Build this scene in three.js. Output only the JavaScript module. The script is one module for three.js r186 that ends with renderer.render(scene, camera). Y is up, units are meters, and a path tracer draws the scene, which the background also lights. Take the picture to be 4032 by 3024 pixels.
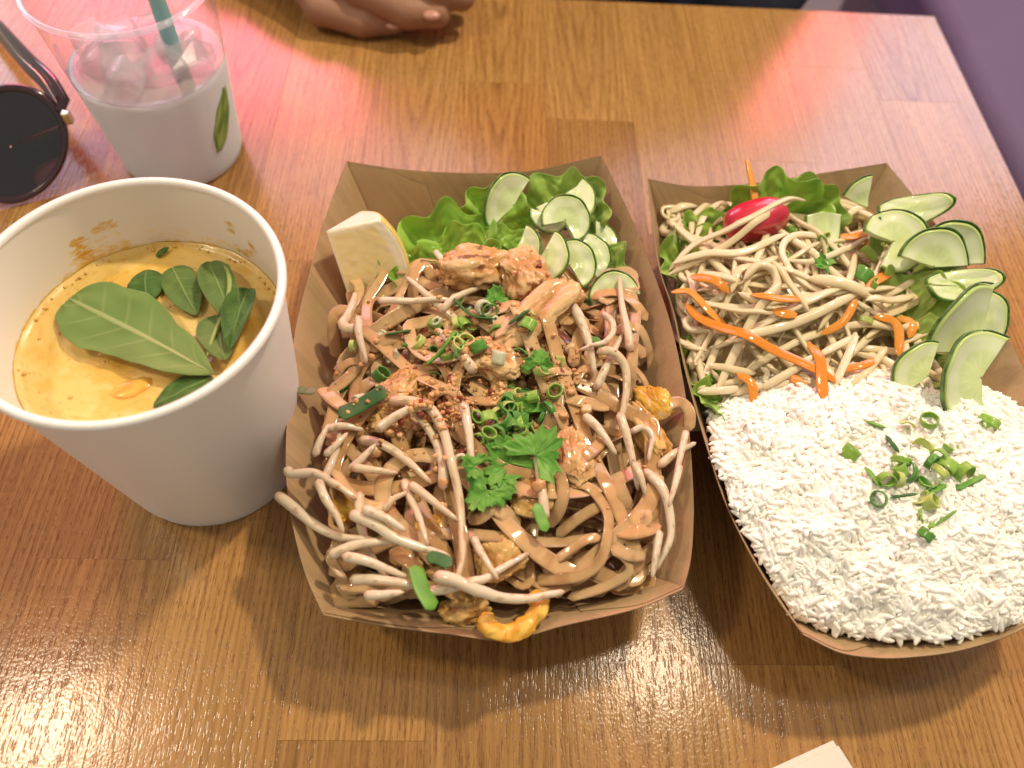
import * as THREE from 'three';
import { mergeGeometries, mergeVertices } from 'three/addons/utils/BufferGeometryUtils.js';
import { RoundedBoxGeometry } from 'three/addons/geometries/RoundedBoxGeometry.js';
import { MarchingCubes } from 'three/addons/objects/MarchingCubes.js';
import { ImprovedNoise } from 'three/addons/math/ImprovedNoise.js';
import { RectAreaLightUniformsLib } from 'three/addons/lights/RectAreaLightUniformsLib.js';

// ---------- camera, lights, exposure (metres, y up; table top is y = 0) ----------
const scene = new THREE.Scene();
const camera = new THREE.PerspectiveCamera(53.1, 4 / 3, 0.02, 30);
camera.position.set(0, 0.3521, 0);
camera.up.set(-0.02506, 0.52555, -0.85039);
camera.lookAt(0.04225, 0.3521 - 0.84934, -0.52615);
camera.focus = 0.35; camera.userData.fStop = 6;
const renderer = new THREE.WebGLRenderer({ antialias: true });
renderer.toneMapping = THREE.LinearToneMapping;
renderer.toneMappingExposure = 1.12;
renderer.shadowMap.enabled = true;
RectAreaLightUniformsLib.init();
scene.background = new THREE.Color().setRGB(0.32, 0.30, 0.265);     // even warm background colour, added as ambient fill light; no room is modelled

const N = new ImprovedNoise(), n3 = (x, y, z) => N.noise(x, y, z);
function rng(seed) { let a = seed >>> 0; return () => { a = (a + 0x6D2B79F5) | 0; let t = Math.imul(a ^ (a >>> 15), 1 | a); t = (t + Math.imul(t ^ (t >>> 7), 61 | t)) ^ t; return ((t ^ (t >>> 14)) >>> 0) / 4294967296; }; }
const V = (x, y, z) => new THREE.Vector3(x, y, z), lerp = (a, b, t) => a + (b - a) * t, clamp = (x, a, b) => Math.min(b, Math.max(a, x));
const smooth = (a, b, x) => { const t = clamp((x - a) / (b - a), 0, 1); return t * t * (3 - 2 * t); };
const mixc = (a, b, t) => [lerp(a[0], b[0], t), lerp(a[1], b[1], t), lerp(a[2], b[2], t)];
const taken = {};
function numbered(name) { const k = taken[name] = (taken[name] ?? -1) + 1; return k ? `${name}_${String(k).padStart(3, '0')}` : name; }
function tag(o, label, category, group, kind) { if (label) o.userData.label = label; if (category) o.userData.category = category; if (group) o.userData.group = group; if (kind) o.userData.kind = kind; return o; }
function thing(name, label, category, pos = [0, 0, 0], group) { const g = new THREE.Group(); g.name = numbered(name); g.position.set(pos[0] * .001, pos[1] * .001, pos[2] * .001); scene.add(g); return tag(g, label, category, group); }
function shade(o) { o.castShadow = o.receiveShadow = true; return o; }
// a part from a geometry in world millimetres
function part(name, geo, mat, parent, kind) {
  const p = V(); let q = parent; while (q && q !== scene) { p.add(q.position); q = q.parent; }
  geo.scale(.001, .001, .001); geo.translate(-p.x, -p.y, -p.z);
  const m = shade(new THREE.Mesh(geo, mat)); m.name = name; if (kind) m.userData.kind = kind; parent.add(m); return m;
}
// a whole thing that is one mesh, from a geometry in world millimetres; its origin goes to the middle of its base
function single(name, geo, mat, label, category, group, kind) {
  geo.scale(.001, .001, .001); geo.computeBoundingBox(); const b = geo.boundingBox, c = V((b.min.x + b.max.x) / 2, b.min.y, (b.min.z + b.max.z) / 2);
  geo.translate(-c.x, -c.y, -c.z); const m = shade(new THREE.Mesh(geo, mat)); m.name = numbered(name); m.position.copy(c); scene.add(m); return tag(m, label, category, group, kind);
}
const rgb = (r, g, b) => new THREE.Color().setRGB(r, g, b);
const std = (c, roughness = .6, o = {}) => new THREE.MeshPhysicalMaterial({ color: rgb(...c), roughness, side: THREE.DoubleSide, ...o });
const vcol = (roughness = .5, o = {}) => new THREE.MeshPhysicalMaterial({ vertexColors: true, roughness, side: THREE.DoubleSide, ...o });

// lamps: warm globes hanging above the table
function lamp(x, y, z, r, power, label) {
  const t = thing('pendant_lamp', label, 'lamp', [x, y, z], 'globe lamps hanging above the table');
  const g = new THREE.SphereGeometry(r, 32, 20); const m = new THREE.Mesh(g, new THREE.MeshStandardMaterial({ color: rgb(.9, .85, .7), emissive: rgb(1, .74, .45), emissiveIntensity: 6, roughness: .5 })); m.name = 'globe_bulb'; t.add(m);
  const cap = shade(new THREE.Mesh(new THREE.CylinderGeometry(r * .35, r * .45, r * .5, 20).translate(0, r * 1.15, 0), std([.03, .03, .03], .4))); cap.name = 'socket'; t.add(cap);
  const cord = shade(new THREE.Mesh(new THREE.CylinderGeometry(.003, .003, .5, 8).translate(0, r * 1.3 + .25, 0), std([.02, .02, .02], .6))); cord.name = 'cord'; t.add(cord);
  const l = new THREE.PointLight(rgb(1, .84, .62), power, 0, 2); l.castShadow = true; l.shadow.radius = r / .02 * .9; t.add(l);
}
lamp(690, 1600, -900, .06, 7.0, 'warm globe lamp above the far right of the table');
lamp(395, 1350, -350, .06, .75, 'warm globe lamp above the rice tray');
lamp(-820, 1300, -210, .08, 1.5, 'warm globe lamp above the left end of the table');
// lit panels on the far side of the room
function panel(name, label, x0, x1, y0, y1, z, c, k) {
  const w = (x1 - x0) / 1000, h = (y1 - y0) / 1000, t = thing(name, label, 'light panel', [(x0 + x1) / 2, (y0 + y1) / 2, z]);
  const f = new THREE.Mesh(new RoundedBoxGeometry(w, h, .04, 2, .008), new THREE.MeshStandardMaterial({ color: rgb(.5, .5, .5), emissive: rgb(...c), emissiveIntensity: k * .3, roughness: .5 })); f.name = 'glowing_screen'; t.add(f);
  const fr = mergeGeometries([[w + .06, .03, 0, h / 2 + .016], [w + .06, .03, 0, -h / 2 - .016], [.03, h, -w / 2 - .016, 0], [.03, h, w / 2 + .016, 0]].map(([a, b, x, y]) => new THREE.BoxGeometry(a, b, .06).translate(x, y, 0)));
  const fm = shade(new THREE.Mesh(fr, std([.04, .035, .04], .5))); fm.name = 'frame'; t.add(fm);
  const l = new THREE.RectAreaLight(rgb(...c), k, w, h); l.position.z = .03; l.rotation.y = Math.PI; t.add(l);
}
panel('red_light_panel', 'glowing pink red sign panel beyond the seated person, window side', -1480, -330, 860, 1620, -2400, [1, .17, .28], 11);
panel('red_light_panel', 'glowing pink red sign panel beyond the seated person, bench side', 680, 1180, 860, 1560, -2400, [1, .13, .19], 11);
panel('window_light_panel', 'pale lavender window beyond the plastic cup', -2500, -1560, 1000, 2000, -2450, [.80, .72, 1], 3.8);
panel('window_light_panel', 'pale lavender window beyond the table corner', 1260, 2400, 1000, 2150, -2450, [.80, .72, 1], 3.6);
panel('window_light_panel', 'pale lavender transom window above the red sign panels', -1480, 1500, 1760, 2200, -2450, [.84, .72, .98], 2.6);

// ---------- procedural textures ----------
function dataTex(w, h, fn, srgb) {
  const d = new Uint8Array(w * h * 4);
  for (let y = 0; y < h; y++) for (let x = 0; x < w; x++) { const c = fn(x, y), i = (y * w + x) * 4; d[i] = c[0]; d[i + 1] = c[1]; d[i + 2] = c[2]; d[i + 3] = 255; }
  const t = new THREE.DataTexture(d, w, h); t.magFilter = THREE.LinearFilter; t.minFilter = THREE.LinearMipmapLinearFilter; t.generateMipmaps = true; t.wrapS = t.wrapT = THREE.RepeatWrapping; if (srgb) t.colorSpace = THREE.SRGBColorSpace; t.needsUpdate = true; return t;
}
const s8 = (v) => clamp(255 * (v <= .0031308 ? 12.92 * v : 1.055 * Math.pow(v, 1 / 2.4) - .055), 0, 255);
// oak atlas: 8 boards side by side, each 64 mm x 512 mm at 4 px per mm; left half of the byte data is colour, bump kept apart
const woodBump = new Float32Array(2048 * 2048);
const woodMap = dataTex(2048, 2048, (px, py) => {
  const k = px >> 8, t = ((px & 255) + .5) / 4 - 32, s = (py + .5) / 4;      // mm across, mm along
  const fl = k % 2 === 0, ph = k * 17.3;
  const wob = n3(t * .02, s * .006, ph) * 7 + n3(t * .09, s * .02, ph + 3) * 1.1;
  let ring;
  if (fl) { const c = n3(ph, 1.5, .5) * 22, d = t - c; ring = s * .016 * (k % 4 ? 1 : -1) + d * d * .0042 + Math.abs(d) * .05 + wob * .10; }
  else ring = t * (.30 + .06 * (k % 3)) + wob * .16 + s * .0035;
  const f = ring - Math.floor(ring), early = smooth(.0, .12, f) * (1 - smooth(.2, .62, f));
  const fine = n3(t * 2.6, s * .05, ph + 9) * .5 + n3(t * 6.5, s * .12, ph + 5) * .35;
  const pz = n3(t * 3.4, s * .17, ph + 21) + .35 * n3(t * 7, s * .4, ph + 31);
  const pore = smooth(.30, .52, pz + early * .20 - .05);
  const ray = smooth(.44, .6, n3(t * .55, s * .9 + t * .3, ph + 55)) * (fl ? .12 : .30);
  const broad = n3(t * .03, s * .008, ph + 70) * .5;
  const streak = n3(t * .55, s * .012, ph + 40) * .30 + n3(t * 1.3, s * .02, ph + 44) * .22; let v = .60 - early * .20 + fine * .40 + broad * .30 + streak;
  v = clamp(v, 0, 1);
  let c = mixc([.225, .100, .027], [.50, .275, .093], v);
  c = mixc(c, [.62, .33, .12], ray); c = mixc(c, [.12, .042, .012], pore * .62);
  woodBump[py * 2048 + px] = .62 - pore * .45 + fine * .22 - early * .08 + n3(t * .9, s * .75, ph + 2) * .22 + n3(t * 2.2, s * 1.5, ph + 12) * .12;
  return [s8(c[0]), s8(c[1]), s8(c[2])];
}, true);
const woodBumpMap = dataTex(2048, 2048, (x, y) => { const v = clamp(woodBump[y * 2048 + x], 0, 1) * 255; return [v, v, v]; });
// paper fibre, 0.1 m per repeat
const paperH = (x, y) => n3(x * .11, y * .11, 4) * .5 + n3(x * .35, y * .05, 7) * .35 + n3(x * .05, y * .33, 9) * .35;
const kraftMap = dataTex(512, 512, (x, y) => { const v = .9 + paperH(x, y) * .13 + n3(x * .015, y * .015, 2) * .07 - .10 * smooth(.18, .26, n3(x * .02 + 9, y * .02, 6)); return [s8(.44 * v), s8(.295 * v), s8(.150 * v)]; }, true);
const paperBump = dataTex(512, 512, (x, y) => { const v = clamp(.5 + paperH(x, y) * .5, 0, 1) * 255; return [v, v, v]; });
const skinBump = dataTex(512, 512, (x, y) => { const v = clamp(.5 + n3(x * .21, y * .21, 3) * .3 + n3(x * .5, y * .5, 8) * .3, 0, 1) * 255; return [v, v, v]; });

// ---------- geometry helpers (millimetres) ----------
function build(pos, idx, col, uv) { const g = new THREE.BufferGeometry(); g.setAttribute('position', new THREE.Float32BufferAttribute(pos, 3)); if (col) g.setAttribute('color', new THREE.Float32BufferAttribute(col, 3)); if (uv) g.setAttribute('uv', new THREE.Float32BufferAttribute(uv, 2)); g.setIndex(idx); g.computeVertexNormals(); return g; }
// a thin closed sheet: fn(u, v) -> [x, y, z]
function sheet(fn, nu, nv, th, colf, uvk = 100) {
  const P = [], nrm = [], pos = [], col = colf ? [] : null, uv = [], idx = [], id = (i, j) => i * (nv + 1) + j, e = 1e-3;
  for (let i = 0; i <= nu; i++) for (let j = 0; j <= nv; j++) {
    const u = i / nu, v = j / nv; P.push(V(...fn(u, v)));
    const a = V(...fn(Math.min(1, u + e), v)).sub(V(...fn(Math.max(0, u - e), v))), b = V(...fn(u, Math.min(1, v + e))).sub(V(...fn(u, Math.max(0, v - e))));
    const n = a.cross(b); nrm.push(n.lengthSq() > 1e-16 ? n.normalize() : V(0, 1, 0));
  }
  const n = P.length;
  for (const s of [.5, -.5]) for (let k = 0; k < n; k++) {
    pos.push(P[k].x + nrm[k].x * th * s, P[k].y + nrm[k].y * th * s, P[k].z + nrm[k].z * th * s);
    const u = Math.floor(k / (nv + 1)) / nu, v = (k % (nv + 1)) / nv; if (col) col.push(...colf(u, v, s > 0)); uv.push((P[k].x * .8 + P[k].y * .6) / uvk, (P[k].z + P[k].y * .5) / uvk);
  }
  for (let i = 0; i < nu; i++) for (let j = 0; j < nv; j++) { const a = id(i, j), b = id(i + 1, j), c = id(i + 1, j + 1), d = id(i, j + 1); idx.push(a, b, c, a, c, d, n + a, n + c, n + b, n + a, n + d, n + c); }
  const edge = (a, b) => idx.push(a, n + a, n + b, a, n + b, b);
  for (let i = 0; i < nu; i++) { edge(id(i, 0), id(i + 1, 0)); edge(id(i + 1, nv), id(i, nv)); }
  for (let j = 0; j < nv; j++) { edge(id(0, j + 1), id(0, j)); edge(id(nu, j), id(nu, j + 1)); }
  return build(pos, idx, col, uv);
}
// a strand: points (Vector3), width and thickness along it, roll about its axis
function strand(pts, w, th, { roll = () => 0, sides = 8, step = 1.6, round = true, colf, flat = 0 } = {}) {
  const cv = new THREE.CatmullRomCurve3(pts, false, 'centripetal'), L = cv.getLength(), n = Math.max(5, Math.round(L / step)), C = cv.getSpacedPoints(n), pos = [], uvs = [], col = colf ? [] : null, idx = [], up = V(0, 1, 0);
  let side = null;
  for (let i = 0; i <= n; i++) {
    const t = i / n, T = C[Math.min(n, i + 1)].clone().sub(C[Math.max(0, i - 1)]).normalize();
    let sd = T.clone().cross(up); if (sd.lengthSq() < .01) sd = side ? side.clone() : V(1, 0, 0); sd.sub(T.clone().multiplyScalar(sd.dot(T))).normalize();
    if (side && sd.dot(side) < 0) sd.negate(); side = sd;
    const nm = sd.clone().cross(T).normalize(), r = roll(t), A = sd.clone().multiplyScalar(Math.cos(r)).add(nm.clone().multiplyScalar(Math.sin(r))), B = nm.clone().multiplyScalar(Math.cos(r)).sub(sd.clone().multiplyScalar(Math.sin(r)));
    const W = (typeof w === 'function' ? w(t) : w) / 2, H = (typeof th === 'function' ? th(t) : th) / 2, dd = Math.min(t, 1 - t) * L, R = round ? Math.min(W, H) : .5, e = dd < R ? Math.sqrt(Math.max(.04, 1 - (1 - dd / R) ** 2)) : 1;
    for (let k = 0; k < sides; k++) {
      const a = k / sides * Math.PI * 2, ca = Math.cos(a), sa = Math.sin(a), q = flat ? .45 : 1, x = Math.sign(ca) * Math.abs(ca) ** q * W * e, y = Math.sign(sa) * Math.abs(sa) ** (flat ? .7 : 1) * H * e;
      pos.push(C[i].x + A.x * x + B.x * y, C[i].y + A.y * x + B.y * y, C[i].z + A.z * x + B.z * y); uvs.push(t * L / 24 + pts[0].x * .07, Math.abs(k / sides - .5) * 1.0 + pts[0].z * .05); if (col) col.push(...colf(t, a));
    }
    if (i) for (let k = 0; k < sides; k++) { const a = (i - 1) * sides + k, b = (i - 1) * sides + (k + 1) % sides, c = i * sides + k, d = i * sides + (k + 1) % sides; idx.push(a, c, d, a, d, b); }
  }
  for (const [i, f] of [[0, 1], [n, -1]]) { const c = pos.length / 3; pos.push(C[i].x, C[i].y, C[i].z); uvs.push(0, 0); if (col) col.push(...colf(i / n, 0)); for (let k = 0; k < sides; k++) { const a = i * sides + k, b = i * sides + (k + 1) % sides; f > 0 ? idx.push(c, a, b) : idx.push(c, b, a); } }
  return build(pos, idx, col, uvs);
}
// a lump: an ellipsoid displaced by noise; colf(direction, height of the noise)
function lump(c, r, rot, amp, freq, seed, detail, colf, ridge = 0, crease = .07) {
  const g = mergeVertices(new THREE.IcosahedronGeometry(1, detail).deleteAttribute('uv').deleteAttribute('normal'), 1e-4), p = g.attributes.position, col = [], uvs = [], m = new THREE.Matrix4().makeRotationFromEuler(new THREE.Euler(...rot));
  for (let i = 0; i < p.count; i++) {
    const v = V().fromBufferAttribute(p, i), q = v.clone(); uvs.push(q.x * .5 * r[0] / 12 + q.y * .21, q.z * .5 * r[2] / 12 + q.y * .33); const box = 1 / Math.pow(Math.abs(v.x) ** 3.2 + Math.abs(v.y) ** 3.2 + Math.abs(v.z) ** 3.2, 1 / 3.2); v.multiplyScalar(lerp(1, box, .7));
    const a = n3(q.x * freq + seed, q.y * freq, q.z * freq), b = n3(q.x * freq * 2.7, q.y * freq * 2.7 + seed, q.z * freq * 2.7), f = ridge ? Math.abs(n3(q.x * ridge + seed, q.y * 1.3, q.z * 1.3)) : 1, d = 1 + amp * (a + .45 * b + .2 * n3(q.x * freq * 6.5, q.y * freq * 6.5, q.z * freq * 6.5 + seed)) - smooth(.16, 0, f) * crease;
    v.multiplyScalar(d); v.set(v.x * r[0], v.y * r[1], v.z * r[2]).applyMatrix4(m); p.setXYZ(i, v.x + c[0], v.y + c[1], v.z + c[2]); col.push(...colf(q, a, b, f));
  }
  g.setAttribute('color', new THREE.Float32BufferAttribute(col, 3)); g.setAttribute('uv', new THREE.Float32BufferAttribute(uvs, 2)); g.computeVertexNormals(); return g;
}
// a pile: a height map in millimetres on which strands and bits are laid one after another
class Pile {
  constructor(x0, x1, z0, z1, f) { Object.assign(this, { x0, z0, nx: x1 - x0, nz: z1 - z0 }); this.h = new Float32Array(this.nx * this.nz); for (let j = 0; j < this.nz; j++) for (let i = 0; i < this.nx; i++) this.h[j * this.nx + i] = f(x0 + i, z0 + j); }
  top(x, z, r) { let m = -99; const R = Math.max(0, Math.round(r)); for (let dj = -R; dj <= R; dj++) for (let di = -R; di <= R; di++) { if (di * di + dj * dj > R * R + .5) continue; const i = clamp(Math.round(x - this.x0) + di, 0, this.nx - 1), j = clamp(Math.round(z - this.z0) + dj, 0, this.nz - 1); m = Math.max(m, this.h[j * this.nx + i]); } return m; }
  mean(x, z, r) { let m = 0, n = 0; const R = Math.max(1, Math.round(r)); for (let dj = -R; dj <= R; dj++) for (let di = -R; di <= R; di++) { const i = clamp(Math.round(x - this.x0) + di, 0, this.nx - 1), j = clamp(Math.round(z - this.z0) + dj, 0, this.nz - 1); m += this.h[j * this.nx + i]; n++; } return m / n; }
  stamp(x, z, r, y) { const R = Math.round(r); for (let dj = -R; dj <= R; dj++) for (let di = -R; di <= R; di++) { if (di * di + dj * dj > R * R + .5) continue; const i = Math.round(x - this.x0) + di, j = Math.round(z - this.z0) + dj; if (i < 0 || j < 0 || i >= this.nx || j >= this.nz) continue; const k = j * this.nx + i; if (y > this.h[k]) this.h[k] = y; } }
  // path [[x, z] ...] resampled every 2 mm; returns Vector3 points
  lay(path, w, th, { roll = () => 0, stiff = 8, sag = .15, bite = .5, droop = .5, tuck = 0 } = {}) {
    const c2 = new THREE.CatmullRomCurve3(path.map(([x, z]) => V(x, 0, z)), false, 'centripetal'), n = Math.max(3, Math.round(c2.getLength() / 2)), C = c2.getSpacedPoints(n);
    const hw = (t) => Math.max(th / 2, Math.abs(Math.cos(roll(t))) * w / 2), hv = (t) => Math.max(th / 2, Math.abs(Math.sin(roll(t))) * w / 2);
    const g = C.map((p, i) => this.top(p.x, p.z, hw(i / n) * .8) + hv(i / n) - bite);
    let y = g.slice();
    for (let it = 0; it < stiff; it++) { const o = y.slice(); for (let i = 0; i <= n; i++) { const m = i && i < n ? (y[i - 1] + y[i + 1]) / 2 - sag * .03 : (i ? y[n - 1] : y[1]) - droop; o[i] = Math.max(g[i], m); } y = o; }
    if (tuck) y = y.map((v, i) => v - tuck * (smooth(9, 0, i * 2) + smooth(9, 0, (n - i) * 2)));
    for (let s = 0; s < 2; s++) { const o = y.slice(); for (let i = 1; i < n; i++) o[i] = (y[i - 1] + 2 * y[i] + y[i + 1]) / 4; y = o; }
    C.forEach((p, i) => { p.y = y[i]; const t = i / n; this.stamp(p.x, p.z, hw(t) * .8, y[i] + hv(t) * .8); });
    return C;
  }
}

// ---------- table: oak boards, glued up ----------
const TX1 = 357, TZ0 = -575, TZ1 = 130, TX0 = -640, BW = 60.6;
{
  const t = thing('table', 'varnished oak table top glued up from short boards', 'table', [TX1 - 400, -30, TZ0 + 300]);
  const tints = [[1, 1, 1], [.88, .85, .82], [1.07, 1.06, 1.04], [.94, .94, .94], [1.0, .95, .88], [.78, .73, .69]];
  const mats = tints.map((c) => new THREE.MeshPhysicalMaterial({ map: woodMap, bumpMap: woodBumpMap, bumpScale: .00009, roughness: .15, color: rgb(...c), specularIntensity: 1 }));
  const r = rng(11), joints = { 1: [[-42, 2], [-250, 0]], 2: [[-470, 4], [-190, 3]], 3: [[-434, 2], [-118, 3]], 4: [[-74, 5], [-330, 0]], '-1': [[-117.8, 4], [-330, 2]], 0: [[-30, 0], [-300, 1]] };
  const first = Math.ceil((TX0 - 43) / BW);
  const eOf = (c) => 41.5 + (c - 3) * BW;                                   // left edge of column c; column 3 begins at x = 41.5
  let bn = 0;
  for (let c = -8; c <= 8; c++) {
    const xa = Math.max(TX0, eOf(c)), xb = Math.min(TX1, eOf(c + 1)); if (xb - xa < 3) continue;
    let cuts = [TZ0]; const fixed = (joints[c] || []).map((j) => j[0]).sort((a, b) => a - b);
    if (fixed.length) cuts.push(...fixed);
    else { let z = TZ0 + 60 + r() * 200; while (z < TZ1 - 60) { cuts.push(z); z += 170 + r() * 170; } }
    cuts.push(TZ1);
    for (let i = 0; i + 1 < cuts.length; i++) {
      const z0 = cuts[i], z1 = cuts[i + 1], w = xb - xa - .06, l = z1 - z0 - .06;
      const g = new RoundedBoxGeometry(w, 30, l, 1, .12), p = g.attributes.position, uv = g.attributes.uv, vk = Math.floor(r() * 8), vo = r() * Math.max(0, .97 - l / 512);
      for (let k = 0; k < p.count; k++) uv.setXY(k, (vk * 64 + 32 + clamp(p.getX(k) + (Math.abs(p.getY(k)) < 14.5 ? 0 : 0), -31, 31)) / 512, (p.getZ(k) + l / 2 + (p.getY(k) - 15) * .3) / 512 + vo + .01);
      g.translate((xa + xb) / 2, -15 + (r() - .5) * .05, (z0 + z1) / 2);
      let mi = Math.floor(r() * 5);
      if (c === 3 && z1 > TZ1 - 1) mi = 3; if (c === 3 && z1 < 0 && z1 > -200) mi = 5; if (c === 4 && z0 > -80) mi = 0; if (c === 4 && z1 > -80 && z1 < -70) mi = 5; if (c === 1 && z1 < 0 && z0 > -260) mi = 2; if (c === 2 && z1 > 0) mi = 3; if (c === 1 && z1 > 0) mi = 1; if (c === 5 || c === 6) mi = 0;
      part('board', g, mats[mi], t);
    }
  }
  const under = new RoundedBoxGeometry(40, 700, 40, 2, 3);
  for (const x of [TX1 - 60, TX0 + 60]) part('leg', under.clone().translate(x, -381, TZ0 + 70), std([.03, .03, .03], .4), t);
}
// floor and bench beside the table
const floor = single('floor', new THREE.BoxGeometry(6000, 40, 6000).translate(0, -770, -1200), std([.22, .2, .23], .5), 'grey lavender floor far below the table', 'floor', null, 'structure');
{
  const fab = std([.10, .085, .16], .75, { bumpMap: paperBump, bumpScale: .0006 });
  const t = thing('bench', 'padded purple grey bench running along the table edge', 'bench', [790, -750, -600]);
  part('seat', new RoundedBoxGeometry(440, 110, 1500, 4, 28).translate(800, -260, -560), fab, t);
  part('backrest', new RoundedBoxGeometry(90, 620, 1500, 4, 28).translate(1050, 60, -560), std([.24, .23, .36], .7), t);
  part('plinth', new THREE.BoxGeometry(380, 430, 1440).translate(810, -532, -560), std([.12, .11, .14], .6), t);
}
// ---------- kraft trays ----------
const kraft = new THREE.MeshPhysicalMaterial({ map: kraftMap, bumpMap: paperBump, bumpScale: .00012, roughness: .48, side: THREE.DoubleSide });
const crv = (pts) => { const c = new THREE.CatmullRomCurve3(pts.map((p) => V(...p)), false, 'centripetal'); return (t) => c.getPoint(t); };
function tray(label, R, B, flapU) {
  const t = thing('paper_tray', label, 'food tray', [(B[0][0] + B[2][0]) / 2, 0, (B[0][2] + B[2][2]) / 2]);
  const [TL, TR, BR, BL] = B.map((p) => V(...p));
  const wall = (rim, a, b, bow) => { const c = crv(rim); return (u, v) => { const r = c(u), q = a.clone().lerp(b, u), k = v; const p = q.lerp(r, k); const o = Math.sin(Math.PI * k) * bow * (Math.sin(Math.PI * u)); return [p.x, p.y - o, p.z]; }; };
  const wl = wall(R.left, TL, BL, 1.6), wr = wall(R.right, TR, BR, 1.6), wb = wall(R.back, TL, TR, 1), wf = wall(R.front, BL, BR, 1);
  for (const f of [wl, wr, wb, wf]) part(f === wl || f === wr ? 'side_wall' : 'end_wall', sheet(f, 40, 10, .55, null, 100), kraft, t);
  part('bottom', sheet((u, v) => { const a = TL.clone().lerp(TR, u), b = BL.clone().lerp(BR, u), p = a.lerp(b, v); return [p.x, .4, p.z]; }, 6, 6, .6), kraft, t);
  // glued corner flaps lying inside both end walls, a little below the rim
  for (const [f, s, dz] of [[wf, flapU, -.75], [wb, [.36, .66], .75]]) for (const side of [0, 1]) {
    part('corner_flap', sheet((u, v) => { const m = side ? lerp(s[1], 1, u) : lerp(0, s[0], u), slope = side ? (1 - u) : u, q = f(m, lerp(.02, .985 - .10 * smooth(.55, 1, slope), v)); return [q[0], q[1] + .1, q[2] + dz]; }, 20, 8, .5, null, 100), kraft, t);
  }
  return t;
}
const R1 = { left: [[-74.8, 58, -321.3], [-81.6, 54.5, -283.3], [-86.1, 51.5, -246.5], [-87.9, 50.5, -211.5], [-83.6, 50, -155.8], [-79.7, 50, -132.8], [-74.3, 49, -114.3], [-67, 48, -96], [-58.5, 47, -81]],
  right: [[64.6, 58, -333.4], [78.2, 54.5, -290.7], [92.1, 51.5, -228.7], [95.2, 50.5, -195.1], [95.6, 50, -175.4], [93.9, 50, -143.9], [92.4, 49, -125], [88.6, 48, -104.1], [84.7, 47, -93.3]],
  back: [[-74.8, 58, -321.3], [-48, 55, -320], [-16.3, 53, -320.8], [23.5, 53.5, -323.6], [64.6, 58, -333.4]], front: [[-58.5, 47, -81], [-36, 46, -77.5], [-10.1, 45, -74.9], [12.8, 43.5, -73.1], [35.1, 45, -78.5], [66.7, 46, -85.9], [84.7, 47, -93.3]] };
tray('kraft paper tray heaped with stir-fried noodles and salad', R1, [[-50, .5, -292], [46, .5, -301], [58, .5, -120], [-40, .5, -110]], [.42, .72]);
const R2 = { left: [[89.2, 58, -316.3], [90.1, 52.5, -260.2], [94.8, 51, -232.5], [97, 50, -200], [99.5, 50, -176], [102.4, 50, -154.6], [107.1, 49, -129.4], [116, 48, -103.6], [123.5, 47, -88.3], [131, 46, -76]],
  right: [[227.6, 58, -336], [238.9, 55.5, -311], [256, 52, -262], [265, 50, -200], [264, 50, -160], [259, 49, -125], [252, 48, -97]],
  back: [[89.2, 58, -316.3], [112.1, 54, -316.2], [146.6, 53, -320.4], [188.6, 55, -328.7], [227.6, 58, -336]], front: [[131, 46, -76], [144.7, 45, -69.5], [160.4, 44.5, -67.6], [174.1, 44.5, -68.1], [192.9, 45.5, -70.5], [221.3, 47, -78.9], [252, 48, -97]] };
tray('kraft paper tray holding white rice and shredded papaya salad', R2, [[112, .5, -288], [206, .5, -300], [230, .5, -122], [140, .5, -108]], [.33, .70]);

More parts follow.
